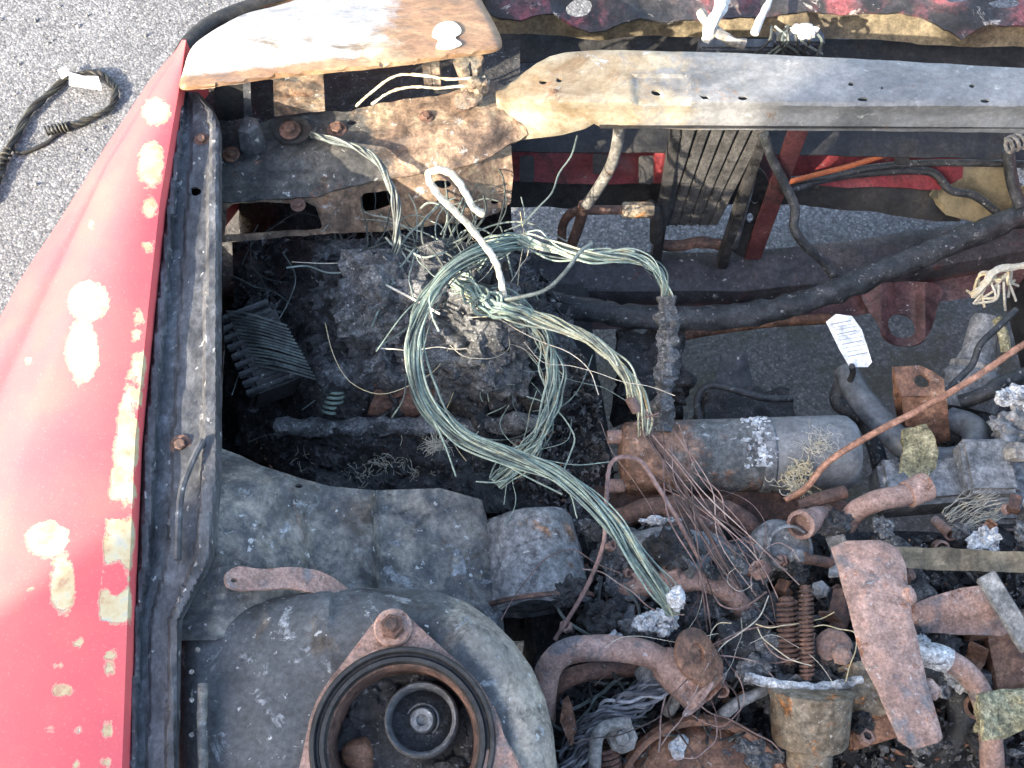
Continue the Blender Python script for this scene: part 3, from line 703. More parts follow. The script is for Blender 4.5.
# ------------------------------------------------ strut tower and apron
def ztow(u, v):
    d = math.hypot(u - 403, (v - 742) / .98)
    z = .835 - .055 * smooth01(120, 215, d) * (1 if u > 330 else .35)
    z -= .02 * smooth01(230, 180, u) * 0
    return z
ol = [(179, 628), (205, 612), (240, 603), (300, 593), (360, 588), (400, 587), (440, 592), (468, 603), (492, 620), (513, 641), (532, 668), (545, 698), (553, 730), (557, 768), (556, 830), (540, 900), (500, 960), (176, 960), (178, 768)]
mb = MB(); sheet(mb, ol, ztow, .006, [ell(403, 742, 90, 89, 48)], step=4.5, dent=.002, df=12, roll=.03, rollpx=30, tone=lambda u, v: .95 * smooth01(95, 125, math.hypot(u - 403, v - 742)) * smooth01(430, 480, u + (v - 600) * .12) + .10)
tower = mb.build("strut_tower", M['tower'], car, sharp=50)
mb = MB(); vs = []
for (u, v) in cat2([(240, 606), (300, 596), (400, 590), (440, 594), (492, 622), (532, 670), (553, 730), (556, 830)], 6, False):
    p = P(u, v, .80)
    for (k2, zz) in ((0, .795), (.012, .70), (.02, .55), (.02, .40)):
        d = Vector((p.x - P(403, 742, .8).x, p.y - P(403, 742, .8).y, 0)).normalized(); q = Vector((p.x, p.y, zz)) + d * (k2 - .012); q += d * .006 * fbm(q, 14, 3); vs.append(q)
nn = len(vs) // 4
mb.add(vs, [(i * 4 + j, i * 4 + j + 1, i * 4 + j + 5, i * 4 + j + 4) for i in range(nn - 1) for j in range(3)]); mb.build("tower_wall", M['char'], tower)
mb = MB(); mb.tube(catmull([P(203, 684, .836), P(202, 720, .836), P(203, 770, .836), P(203, 860, .836)], 8), .005, 10, wob=.2); mb.build("seam_bead", M['tower'], tower)
for v_ in (650, 672, 700, 735): bolt(tower, P(192 + (v_ % 7), v_, .836), (0, -.1, 1), .0028, M['towerrim'], False, "spot_weld")
# apron between rail and tower
def zapr(u, v):
    z = np.interp(u, [176, 215, 260, 330, 372, 380, 480, 520], [.815, .82, .80, .74, .715, .69, .64, .60])
    return z - .05 * smooth01(490, 455, v) + .006 * smooth01(2.5, 0, abs(u - 300 - (v - 520) * .25)) - .008 * smooth01(500, 520, v) * smooth01(300, 310, u)
ol = [(221, 448), (240, 455), (262, 466), (300, 478), (330, 486), (375, 490), (440, 488), (482, 500), (498, 560), (505, 640), (460, 610), (400, 600), (300, 604), (216, 640), (176, 640), (176, 560), (205, 540), (205, 470)]
mb = MB(); sheet(mb, ol, zapr, .003, [ell(299, 486, 4, 2)], step=4, dent=.002, df=12)
mb.build("inner_apron", M['tower'], car)
ol = cat2([(226, 574), (238, 566), (262, 569), (292, 567), (322, 572), (345, 586), (350, 596), (318, 594), (290, 588), (262, 590), (242, 590), (228, 586)], 3)
mb = MB(); sheet(mb, ol, lambda u, v: .838 - .0005 * (u - 226), .004, [ell(234, 580, 3.5, 2.5)], step=4, dent=.003, df=40); mb.build("rusty_strap", M['rustpink'], car)

# strut mount: triangular plate, ring, rubber, tube, rod nut
sm = thing("strut_mount", "round burnt strut mount with rusty triangular plate on the tower top", "strut mount", P(403, 742, .84))
cx, cy = 403, 742
hp = [(cx + 96 * math.cos(t), cy + 96 * math.sin(t)) for t in np.linspace(0, 2 * math.pi, 60, endpoint=False)]
for k in range(3):
    al = -math.pi / 2 - .09 + k * 2 * math.pi / 3
    hp += [(cx + 114 * math.cos(al) + 19 * math.cos(t), cy + 114 * math.sin(al) + 19 * math.sin(t)) for t in np.linspace(0, 2 * math.pi, 16, endpoint=False)]
hi = geometry.convex_hull_2d([Vector(p) for p in hp]); tri = [hp[i] for i in hi]
mb = MB(); sheet(mb, tri, lambda u, v: .846, .006, [ell(cx, cy, 84, 83, 48)], step=5, dent=.002, df=30); mb.build("mount_plate", M['rustpink'], sm)
c0 = P(cx, cy, .846); pm = mpp(cx, cy, .846); ax = Vector((.03, -.12, 1)).normalized()
mb = MB(); mb.lathe(c0, ax, [(93 * pm, -.004), (93 * pm, .006), (91 * pm, .009), (88 * pm, .009), (86 * pm, .003), (84 * pm, .003), (82 * pm, .008), (78 * pm, .008), (76 * pm, .002), (74 * pm, -.03), (74 * pm, -.05)], 64, caps=False)
me_ = mb.build("outer_ring", M['black'], sm, sharp=30)
mb = MB(); mb.lathe(c0 - ax * .012, ax, [(80 * pm, -.02), (77.5 * pm, .012), (74 * pm, .012), (71.5 * pm, .0), (70 * pm, -.05)], 64, caps=False); mb.build("inner_ring", M['rustdark'], sm, sharp=30)
mb = MB(); mb.lathe(c0 - ax * .075, ax, [(76 * pm, 0), (70 * pm, .012), (40 * pm, .03), (20 * pm, .035), (.001, .035)], 48); mb.build("rubber_seat", M['char'], sm)
# crumbled rubber segments
for (u, v, ru, rv, z) in ((372, 694, 30, 30, .80), (350, 728, 20, 30, .79), (446, 772, 26, 14, .795), (468, 735, 14, 34, .79), (412, 676, 40, 10, .80)):
    mb = MB(); mb.blob(P(u, v, z), ru * pm, rv * pm, .012, .5, 55, 4, .3); mb.build("rubber_chunk", M['char'], sm)
mb = MB(); mb.blob(P(360, 755, .79), 20 * pm, 20 * pm, .02, .3, 30, 3); mb.build("rust_lump", M['rust'], sm)
mb = MB(); mb.blob(P(390, 752, .775), 26 * pm, 18 * pm, .015, .3, 30, 3); mb.build("dust_cup", M['grey'], sm)
tc = P(421, 719, .835)
mb = MB(); mb.lathe(tc, ax, [(42 * pm, -.07), (39 * pm, -.03), (38 * pm, -.008), (37 * pm, -.001), (35.5 * pm, .0015), (33.5 * pm, .0), (31.5 * pm, -.006), (31 * pm, -.06), (8 * pm, -.062)], 48); mb.build("sleeve", M['sleeve'], sm, sharp=40)
mb = MB(); mb.lathe(tc - ax * .045, ax, [(19 * pm, -.01), (19 * pm, .012), (17.5 * pm, .016), (16 * pm, .016), (15 * pm, .012), (14 * pm, .012), (13 * pm, .022), (11.5 * pm, .026), (6 * pm, .026), (5 * pm, .022), (.0005, .022)], 28); mb.build("rod_nut", M['grey'], sm, sharp=30)
sp = P(393, 628, .850)
mb = MB(); mb.lathe(sp, ax, [(20 * pm, 0), (20 * pm, .003), (18 * pm, .005), (13 * pm, .005)], 24); mb.build("washer", M['rustpink'], sm)
mb = MB(); mb.lathe(sp, ax, [(13 * pm, .004), (13 * pm, .015), (11 * pm, .018)], 6); mb.lathe(sp, ax, [(7 * pm, .015), (7 * pm, .03), (5.5 * pm, .032)], 12); mb.build("stud_nut", M['rustdark'], sm, sharp=30)


# firewall and underside beyond the frame's lower edge
mb = MB(); mb.box((.30, -.30, .60), (.75, 0, 0), (0, .02, 0), (0, 0, .33), bev=.008); mb.build("firewall", M['char'], car)
mb = MB(); mb.box((1.03, .35, .50), (.02, 0, 0), (0, .65, 0), (0, 0, .30), bev=.005); mb.build("wheelhouse_panel", M['char'], car)
mb = MB(); mb.box((.93, .40, .34), (.045, 0, 0), (0, .62, 0), (0, 0, .06), bev=.008); mb.build("frame_rail", M['black'], car)

# ================================================================== ENGINE (right-hand side of the bay)
eng = thing("engine", "rust-brown burnt engine filling the lower right of the bay", "engine", (.35, .35, .25))
def roughbox(mb, c, hx, hy, hz, amp=.012, f=20, cuts=14):
    bm = bmesh.new(); bmesh.ops.create_cube(bm, size=2); bmesh.ops.subdivide_edges(bm, edges=bm.edges[:], cuts=cuts, use_grid_fill=True)
    vs = []
    for q in bm.verts:
        p = Vector(c) + Vector((q.co.x * hx, q.co.y * hy, q.co.z * hz)); n = q.co.normalized()
        vs.append(p + n * amp * fbm(p, f, 4))
    bm.verts.index_update(); fs = [tuple(x.index for x in f_.verts) for f_ in bm.faces]; bm.free()
    mb.add(vs, fs)
mb = MB(); roughbox(mb, (.42, .24, .38), .40, .26, .13, .02, 16, 26); mb.build("engine_block", M['char'], eng)
mb = MB(); roughbox(mb, (.50, .30, .47), .26, .15, .07, .02, 22, 20); mb.build("cylinder_head", M['ashgrey'], eng)
# dark red manifold bar just below the starter
mb = MB(); sheet(mb, [(592, 492), (700, 490), (800, 494), (806, 520), (800, 545), (700, 548), (604, 545)], lambda u, v: .535 - .0006 * (v - 490), .02, step=6, dent=.01, df=30); mb.build("manifold_flange", M['rustdark'], eng)
# big round pulley housing at the bottom of the frame
c = P(705, 815, .60); pm2 = mpp(705, 815, .60); axp = Vector((0, -.25, 1))
mb = MB(); mb.lathe(c, axp, [(96 * pm2, -.06), (96 * pm2, .0), (92 * pm2, .006), (86 * pm2, .004), (84 * pm2, -.012), (74 * pm2, .004), (40 * pm2, .022), (.001, .026)], 56)
pul = mb.build("pulley_housing", M['rust'], eng, sharp=35)
mb = MB(); mb.blob(P(748, 757, .615), 34 * pm2, 16 * pm2, .012, .9, 60, 4); mb.build("ash_crust", M['ashgrey'], pul)
mb = MB(); mb.blob(P(679, 748, .627), 8 * pm2, 11 * pm2, .006, 1.0, 90, 3); mb.build("ash_flake", M['white'], pul)
# lower pipe behind the fat one
mb = MB(); mb.tube(catmull([P(548, 700, .60), P(562, 682, .62), P(590, 672, .625), P(640, 668, .615), P(690, 672, .60)], 8), .011, 12); mb.build("return_pipe", M['rustdark'], eng)
# fat rusty pipe with its collar
fp = thing("heater_pipe", "fat rusty bent pipe with flared collar beside the strut tower", "pipe", P(620, 690, .5))
mb = MB(); pth = catmull([P(543, 720, .60), P(544, 692, .64), P(549, 668, .66), P(564, 653, .672), P(590, 648, .676), P(630, 650, .675), P(655, 657, .67), P(668, 668, .665)], 8)
mb.tube(pth, .0155, 18, wob=.05, wf=50); mb.build("tube", M['rustpink'], fp)
a = P(662, 660, .668); b = P(700, 692, .650)
mb = MB(); axc = (b - a).normalized(); mb.lathe(a, axc, [(.016, -.004), (.021, .004), (.024, .02), (.025, (b - a).length * .8), (.027, (b - a).length), (.021, (b - a).length + .001), (.019, (b - a).length - .02), (.0005, (b - a).length - .022)], 28); mb.build("collar", M['rustpink'], fp, sharp=35)
for k, (u, v, dz) in enumerate(((694, 654, .69), (699, 660, .682), (704, 666, .674))):
    mb = MB(); mb.lathe(P(u, v, dz), (.55, -.1, .85), [(.030 - .002 * k, 0), (.030 - .002 * k, .003), (.026, .005), (.012, .006), (.011, .0)], 30); mb.build("stacked_plate", M['rust'], fp, sharp=35)
mb = MB(); sheet(mb, cat2([(683, 712), (700, 692), (726, 672), (722, 684), (704, 704), (688, 716)], 3), lambda u, v: .655, .003, step=4, dent=.01, df=50); mb.build("torn_flange", M['rustpink'], fp)
mb = MB(); mb.tube(catmull([P(668, 712, .61), P(674, 702, .63), P(680, 690, .64)], 5), .008, 10); mb.build("elbow_stub", M['palehose'], fp)

# ------------------------------------------------ starter motor
st = thing("starter_motor", "burnt grey and rust-stained starter motor cylinder lying across the bay", "starter motor", P(735, 455, .44))
a = P(622, 458, .555); b = P(856, 452, .555); L = (b - a).length; axs = (b - a).normalized(); pm3 = mpp(735, 455, .555)
mb = MB(); mb.lathe(a, axs, [(.020, -.004), (.044, .0), (.0500, .006), (.0515, .02), (.0515, L * .15), (.0515, L * .3), (.0515, L * .45), (.0515, L * .57), (.0500, L * .575)], 48); mb.c = [1.0 - min(1, max(0, (p_ - a).dot(axs) / (L * .5))) * .95 for p_ in mb.v]; mb.build("field_case", M['starter'], st, sharp=35)
mb = MB(); mb.lathe(a, axs, [(.0500, L * .572), (.0535, L * .58), (.0535, L * .62), (.0500, L * .63)], 48); mb.build("clamp_band", M['grey'], st, sharp=35)
mb = MB(); mb.lathe(a, axs, [(.0490, L * .625), (.0520, L * .64), (.0525, L * .93), (.0510, L * .96), (.044, L * .985), (.020, L)], 48); mb.build("end_housing", M['castgrey'], st, sharp=35)
for (u, v, z) in ((616, 437, .575), (615, 486, .55)):
    mb = MB(); mb.lathe(P(u, v, z), axs, [(.009, -.012), (.010, -.008), (.010, .012), (.006, .016)], 12); mb.build("through_bolt", M['rustpink'], st, sharp=30)
mb = MB()
for i in range(190):
    an = random.uniform(-.1, 1.5); p = a + axs * (L * (.575 + random.gauss(0, .018) - .05 * max(0, random.gauss(0, .6)))) + Vector((0, math.sin(an - .6), math.cos(an - .6))) * .052
    mb.blob(p, random.uniform(.001, .005), random.uniform(.001, .005), .002, .8, 200, 1)
mb.build("corrosion_crust", M['white'], st)["kind"] = "stuff"

# solenoid fluff: straw-coloured glass fibre burst on the housing
def tuft(mb, c, n, ln, spread=1.0, r=.0006, up=.6, seed=1, tone=(0, 1)):
    rnd = random.Random(seed); m = max(3, n // 10); bun = []
    for i in range(m):
        bun.append((Vector((rnd.gauss(0, 1), rnd.gauss(0, .7), abs(rnd.gauss(0, 1)) * up)).normalized(), Vector((rnd.gauss(0, 1), rnd.gauss(0, 1), rnd.gauss(0, .2))) * ln * .45 * spread))
    for i in range(n):
        d0, off = bun[rnd.randrange(m)]
        d = (d0 + Vector((rnd.gauss(0, .22), rnd.gauss(0, .22), rnd.gauss(0, .12)))).normalized(); l = ln * rnd.uniform(.3, 1.15)
        s0 = Vector(c) + off + Vector((rnd.gauss(0, 1), rnd.gauss(0, 1), rnd.gauss(0, .3))) * ln * .07
        cv = Vector((rnd.gauss(0, 1), rnd.gauss(0, 1), -.4)) * l * .2
        mb.tube([s0, s0 + d * l * .5, s0 + d * l + cv], r * rnd.uniform(.3, .8), 4, True, rnd.uniform(*tone))
def fuzz(mb, c, n, sx, ln, r, seed, tone=(0, 1), flat=.35, curl=.6):
    """teased-out fibre: short curling hairs matted together"""
    rnd = random.Random(seed); c = Vector(c)
    for i in range(n):
        p = c + Vector((rnd.gauss(0, sx), rnd.gauss(0, sx * .8), abs(rnd.gauss(0, sx * flat)))); d = Vector((rnd.gauss(0, 1), rnd.gauss(0, 1), rnd.gauss(0, .35))).normalized()
        ax = Vector((rnd.gauss(0, .5), rnd.gauss(0, .5), 1)).normalized(); k = rnd.gauss(0, curl); pts = [p]; l = ln * rnd.uniform(.4, 1.2)
        for q in range(5):
            d = (d + d.cross(ax) * k + Vector((rnd.gauss(0, .2), rnd.gauss(0, .2), rnd.gauss(0, .15)))).normalized(); p = p + d * l / 5; pts.append(p)
        mb.tube(pts, r * rnd.uniform(.6, 1.3), 4, True, rnd.uniform(*tone))
tf = MB(); fuzz(tf, P(818, 445, .605), 110, .012, .028, .0003, 4, (.2, .6)); fuzz(tf, P(800, 470, .602), 80, .007, .018, .0005, 5, (.8, 1)); fuzz(tf, P(795, 486, .595), 90, .008, .02, .0005, 6, (.4, 1))
o = tf.build("frayed_fibre", M['fibre']); tag(o, "straw-coloured burst of frayed fibre on the starter motor end", "fibre", kind="stuff")
tf = MB()
for (u, v, z, n, sx, k) in ((386, 460, .58, 50, .009, 8), (414, 468, .58, 55, .010, 9), (436, 446, .60, 120, .006, 10), (306, 464, .575, 10, .008, 11), (357, 478, .575, 30, .009, 12)): fuzz(tf, P(u, v, z), n, sx, .022, .00032, k, (0, .8), .6, .25)
o = tf.build("frayed_fibre", M['fibre']); tag(o, "pale frayed fibre tufts in the black debris below the battery", "fibre", kind="stuff")

# ------------------------------------------------ more engine fittings under and right of the starter
def pipe(name, label, cat, pts, r, mat, sides=14, wob=.04, group=None, n=8):
    mb = MB(); mb.tube(catmull([P(*p) for p in pts], n), r, sides, True, .5, wob, 60)
    return tag(mb.build(name, mat), label, cat, group)
# grey dented canister left of the manifold
can = thing("vapour_canister", "grey dented canister between the strut tower and the starter", "canister", P(535, 570, .45))
a = P(528, 520, .60); b = P(538, 606, .585); axk = (b - a).normalized(); L = (b - a).length
mb = MB(); prof = [(.02, -.012), (.052, -.004), (.060, .006), (.064, L * .4), (.067, L * .9), (.070, L), (.066, L + .004), (.062, L - .004), (.03, L - .006), (.001, L - .004)]
mb.lathe(a, axk, prof, 44)
for i, p in enumerate(mb.v): mb.v[i] = p + (p - a).normalized() * .006 * fbm(p, 22, 3)
mb.build("shell", M['grey'], can, sharp=40)
mb = MB(); mb.lathe(a, axk, [(.0675, L * .93), (.0735, L * .94), (.0735, L * .985), (.069, L * .99)], 44, caps=False); mb.build("rim_band", M['rustdark'], can, sharp=30)
# distributor-like lump
mb = MB(); mb.lathe(P(778, 545, .60), (0, -.2, 1), [(.034, -.06), (.034, .0), (.030, .008), (.012, .012), (.001, .012)], 26); mb.build("sensor_body", M['grey'], eng, sharp=35)
mb = MB(); mb.lathe(P(812, 520, .62), (-.6, -.4, .6), [(.016, -.04), (.016, .02), (.019, .022), (.019, .034), (.014, .036), (.013, .02)], 18); mb.build("hose_spigot", M['rustpink'], eng, sharp=35)
mb = MB(); mb.tube(catmull([P(845, 525, .60), P(858, 510, .625), P(880, 500, .64), P(900, 496, .64), P(922, 488, .635)], 7), .014, 14, wob=.06); mb.lathe(P(920, 489, .637), P(935, 482, .635) - P(915, 491, .637), [(.018, -.02), (.019, .01), (.015, .012), (.014, -.005)], 18); mb.build("inlet_elbow", M['rustpink'], eng, sharp=35)
mb = MB(); mb.tube(catmull([P(800, 506, .61), P(822, 498, .62), P(845, 492, .62)], 6), .009, 10); mb.lathe(P(838, 512, .60), (0, 0, 1), [(.02, -.03), (.02, 0), (.016, .004), (.006, .005)], 6); mb.build("banjo_union", M['rustdark'], eng, sharp=35)
# grey valve rail right of starter
mb = MB(); a = P(875, 490, .53); b = P(1120, 470, .53); d = (b - a) / 2
mb.box((a + b) / 2, d, Vector((0, .035, 0)), Vector((0, 0, .03)), bev=.008)
mb.box(P(985, 470, .57), (.035, 0, 0), (0, .04, 0), (0, 0, .02), bev=.006); mb.box(P(1010, 505, .555), (.05, 0, 0), (0, .03, 0), (0, 0, .015), bev=.006); mb.build("intake_casting", M['grey'], eng, sharp=35)
mb = MB(); mb.lathe(P(1016, 452, .60), (.2, -.3, 1), [(.014, -.01), (.014, .01), (.011, .013)], 6); mb.build("casting_bolt", M['palehose'], eng, sharp=30)
mb = MB(); mb.lathe(P(980, 545, .60), (0, -.3, 1), [(.012, 0), (.012, .012), (.006, .013), (.005, .004)], 16); mb.build("casting_bolt", M['rustpink'], eng, sharp=30)
tf = MB()
for k_, (p0, p1) in enumerate((((948, 524), (1004, 498)), ((955, 530), (1000, 512)), ((945, 515), (990, 492)))): strands(tf, [P(lerp(p0[0], p1[0], q / 8), lerp(p0[1], p1[1], q / 8) + 2 * math.sin(q + k_), .585 + .004 * math.sin(q * 2)) for q in range(9)], 14, .010, .0004, .1, .3, 70 + k_, 4, (.2, .7))
tag(tf.build("frayed_fibre", M['fibre']), "white frayed fibre strewn over the grey intake casting", "fibre", kind="stuff")
# long flat tan bar and rusty trough on the right
mb = MB(); sheet(mb, [(893, 547), (960, 549), (1024, 552), (1120, 556), (1120, 580), (1024, 573), (940, 570), (896, 567)], lambda u, v: .66 - .0004 * (v - 550), .008, step=5, dent=.004, df=30); tag(mb.build("flat_bar", M['tan']), "long flat tan bar running right from the big rusty strap", "bar")
ol = [(908, 607), (930, 597), (960, 588), (985, 585), (1000, 600), (1010, 630), (1004, 636), (960, 634), (912, 632)]
mb = MB(); sheet(mb, ol, lambda u, v: .64 - .018 * smooth01(600, 634, v) + .01 * math.sin(u * .04), .005, step=5, dent=.006, df=30); tag(mb.build("heat_shield", M['rustpink']), "small curved rusty heat shield tucked behind the big strap", "heat shield")
mb = MB(); a = P(985, 575, .685); b = P(1030, 648, .66); mb.box((a + b) / 2, (b - a) / 2, Vector((.012, .006, 0)), Vector((0, 0, .004)), bev=.002); tag(mb.build("pale_rod", M['palehose']), "pale flat rod slanting at the right edge over rusty metal", "rod")
mb = MB(); roughbox(mb, P(1022, 660, .57), .055, .045, .04, .008, 26, 10); mb.build("rust_box", M['rust'], eng)

for (pts_, r_, m_) in (([(600, 528, .555), (640, 512, .585), (690, 508, .59), (735, 515, .58), (760, 540, .565)], .015, 'rustdark'), ([(598, 560, .56), (630, 545, .60), (672, 540, .61), (715, 548, .60), (745, 575, .57)], .016, 'grey'), ([(612, 600, .57), (645, 585, .605), (690, 580, .61), (725, 590, .60), (748, 615, .58)], .014, 'rustpink'), ([(860, 560, .56), (850, 600, .59), (835, 630, .60), (812, 650, .58)], .010, 'rustdark'), ([(905, 640, .58), (940, 620, .60), (985, 615, .60), (1040, 622, .59)], .012, 'rustdark'), ([(700, 735, .60), (735, 705, .625), (765, 690, .63), (790, 676, .62)], .007, 'grey')):
    mb = MB(); mb.tube(catmull([P(*q) for q in pts_], 8), r_, 14, True, .5, .25, 40); mb.build("manifold_runner", M[m_], eng)
# lumpy burnt castings between starter and collar
for (nm, u, v, z, hx, hy, hz, am, m) in (("carburettor_body", 640, 575, .55, .05, .045, .05, .02, 'ashgrey'), ("carburettor_body", 725, 590, .54, .055, .05, .05, .02, 'ashgrey'), ("float_chamber", 690, 545, .56, .04, .03, .04, .016, 'rustdark'), ("choke_housing", 742, 655, .60, .03, .035, .03, .016, 'char'), ("side_casting", 880, 590, .56, .05, .05, .04, .02, 'ashgrey'), ("side_casting", 960, 650, .54, .06, .04, .04, .02, 'char')):
    mb = MB(); roughbox(mb, P(u, v, z), hx, hy, hz, am, 28, 16); mb.build(nm, M[m], eng)
for (u, v, z, rx, ry, rz, m) in ((655, 622, .655, .022, .014, .012, 'white'), (642, 628, .64, .02, .016, .014, 'ashgrey'), (770, 648, .64, .014, .02, .014, 'ashgrey'), (755, 670, .645, .02, .012, .012, 'ashgrey'), (676, 598, .70, .010, .012, .010, 'white'), (660, 520, .60, .03, .006, .006, 'white')):
    mb = MB(); mb.blob(P(u, v, z), rx, ry, rz, .9, 50, 4); mb.build("ash_clump", M[m], eng)
mb = MB(); mb.lathe(P(790, 548, .625), (0, -.35, 1), [(.030, -.05), (.031, -.004), (.029, .0), (.026, .001), (.025, -.006), (.008, -.008)], 28); mb.build("dashpot", M['grey'], eng, sharp=35)
# ------------------------------------------------ big rusty strap plate
ol = [(831, 547), (846, 541), (880, 540), (898, 549), (906, 565), (912, 620), (919, 642), (929, 690), (937, 716), (943, 738), (938, 743), (912, 750), (898, 741), (887, 716), (876, 690), (862, 662), (851, 620), (842, 586)]
mb = MB(); sheet(mb, ol, lambda u, v: .735 + .00012 * (v - 540) + .010 * abs((u - np.interp(v, [540, 750], [868, 918])) / 45) ** 2 * -1, .006, step=4.5, dent=.004, df=26, roll=.003, rollpx=4)
stp = thing("strap_bracket", "broad flat rusty steel strap standing over the engine front", "bracket", P(880, 640, .6))
mb.build("strap", M['rustpink'], stp, sharp=40)
for (u, v) in ((931, 690), (907, 596)):
    mb = MB(); mb.blob(P(u, v, .735), .010, .012, .008, .4, 80, 3); mb.build("weld_nub", M['rustpink'], stp)

# small bolts, nuts and broken stubs crowding the engine top
rnd = random.Random(404); hw = {}
def hardware(kind):
    mb = MB()
    if kind == "bolt": mb.lathe((0, 0, 0), (0, 0, 1), [(.009, -.004), (.009, 0), (.0065, .0005), (.0065, .006), (.0055, .007)], 6); mb.lathe((0, 0, 0), (0, 0, 1), [(.0035, -.02), (.0035, 0)], 8)
    if kind == "nut": mb.lathe((0, 0, 0), (0, 0, 1), [(.009, 0), (.009, .008), (.0075, .009), (.005, .009), (.005, .002)], 6)
    if kind == "pipe_stub": mb.lathe((0, 0, 0), (0, 0, 1), [(.009, -.03), (.009, .02), (.011, .021), (.011, .028), (.0075, .028), (.007, .0)], 14)
    if kind == "bracket_tab": mb.box((0, 0, 0), (.018, 0, 0), (0, .009, 0), (0, 0, .0018), bev=.001); mb.box((.017, 0, .010), (.0018, 0, 0), (0, .009, 0), (0, 0, .010), bev=.001)
    if kind == "char_lump": mb.blob((0, 0, 0), .02, .016, .012, .8, 45, 4)
    if kind == "ash_lump": mb.blob((0, 0, 0), .014, .012, .008, 1.0, 60, 4)
    return mb
reg = [(575, 505), (700, 555), (830, 520), (1030, 500), (1030, 780), (690, 700), (560, 650)]
pts = []
while len(pts) < 130:
    q = np.array([[rnd.uniform(560, 1030), rnd.uniform(500, 790)]])
    if inpoly(q, reg)[0]: pts.append((q[0][0], q[0][1]))
for (u, v) in pts:
    kind = rnd.choice(("bolt", "nut", "pipe_stub", "bracket_tab", "char_lump", "char_lump", "ash_lump", "ash_lump")); m = {"bolt": rnd.choice(('rustpink', 'rust', 'grey')), "nut": 'rustpink', "pipe_stub": rnd.choice(('rustpink', 'grey', 'rustdark')), "bracket_tab": rnd.choice(('rust', 'grey', 'rustdark')), "char_lump": 'char', "ash_lump": rnd.choice(('ashgrey', 'ashgrey', 'white'))}[kind]
    key = (kind, m)
    if key not in hw:
        ob = hardware(kind).build(kind, M[m], eng, sharp=30); ob.data.transform(__import__('mathutils').Matrix.Translation(eng.location)); hw[key] = ob
    else:
        ob = hw[key].copy(); scene.collection.objects.link(ob); ob.parent = eng
    ob.location = P(u, v, rnd.uniform(.585, .645)) - eng.location; ob.rotation_euler = (rnd.uniform(-.9, .9), rnd.uniform(-.9, .9), rnd.uniform(0, 6.3)); k = rnd.uniform(.7, 1.5); ob.scale = (k, k, k)
# ------------------------------------------------ fuel bowl, springs
fb = thing("filter_bowl", "small round tan heat-tinted metal bowl beside the strap", "bowl", P(810, 750, .56))
c = P(811, 694, .655); pm4 = mpp(810, 700, .645); axb = Vector((0.03, .90, .44)).normalized()
mb = MB(); mb.lathe(c, axb, [(22 * pm4, -.085), (23 * pm4, -.062), (33 * pm4, -.060), (37 * pm4, -.054), (40 * pm4, -.004), (42 * pm4, .0), (42 * pm4, .005), (38 * pm4, .007), (20 * pm4, .008), (.001, .008)], 40); mb.build("bowl", M['bowl'], fb, sharp=35)
mb = MB(); vs = []
mb.tube(catmull([P(745, 676, .655), P(770, 683, .66), P(800, 688, .662), P(830, 686, .662), P(862, 680, .66)], 8), .006, 8, wob=.6, wf=90)
tag(mb.build("ash_rope", M['white']), "white ash-crusted gasket cord lying across the tan bowl", "cord")
def spring(mb, a, b, R0, r, turns):
    a = Vector(a); b = Vector(b); ax = (b - a).normalized(); n1 = ax.orthogonal().normalized(); n2 = ax.cross(n1); pts = []
    N = int(turns * 12)
    for i in range(N + 1):
        an = i / 12 * 2 * math.pi; pts.append(a.lerp(b, i / N) + (n1 * math.cos(an) + n2 * math.sin(an)) * R0)
    mb.tube(pts, r, 6)
mb = MB(); spring(mb, P(787, 600, .665), P(789, 662, .64), .0115, .0022, 12); mb.tube([P(787, 597, .667), P(789, 664, .638)], .008, 8); tag(mb.build("coil_spring", M['rustdark']), "short fat rusty coil spring just left of the tall thin one", "spring")
mb = MB(); spring(mb, P(806, 588, .69), P(807, 676, .66), .0075, .0018, 20); mb.tube([P(806, 585, .692), P(807, 680, .658)], .0055, 8); tag(mb.build("coil_spring", M['rustdark']), "tall thin rusty coil spring above the tan bowl", "spring")
mb = MB(); mb.lathe(P(842, 655, .66), (-.3, -.3, 1), [(.013, -.03), (.013, .0), (.009, .004)], 6); mb.lathe(P(836, 645, .655), (0, 0, 1), [(.022, -.03), (.022, -.006), (.018, -.002)], 18); mb.build("linkage_bolt", M['rustpink'], eng, sharp=30)
mb = MB(); sheet(mb, [(838, 668), (862, 660), (880, 690), (888, 716), (875, 732), (858, 738), (846, 700)], lambda u, v: .655 - .0007 * (v - 660), .01, step=5, dent=.012, df=40); mb.build("casting_web", M['bowl'], eng)
mb = MB(); a = P(848, 740, .60); b = P(905, 722, .62); mb.box((a + b) / 2, (b - a) / 2, Vector((0, .014, 0)), Vector((0, 0, .01)), bev=.003); mb.build("base_lug", M['rust'], eng)
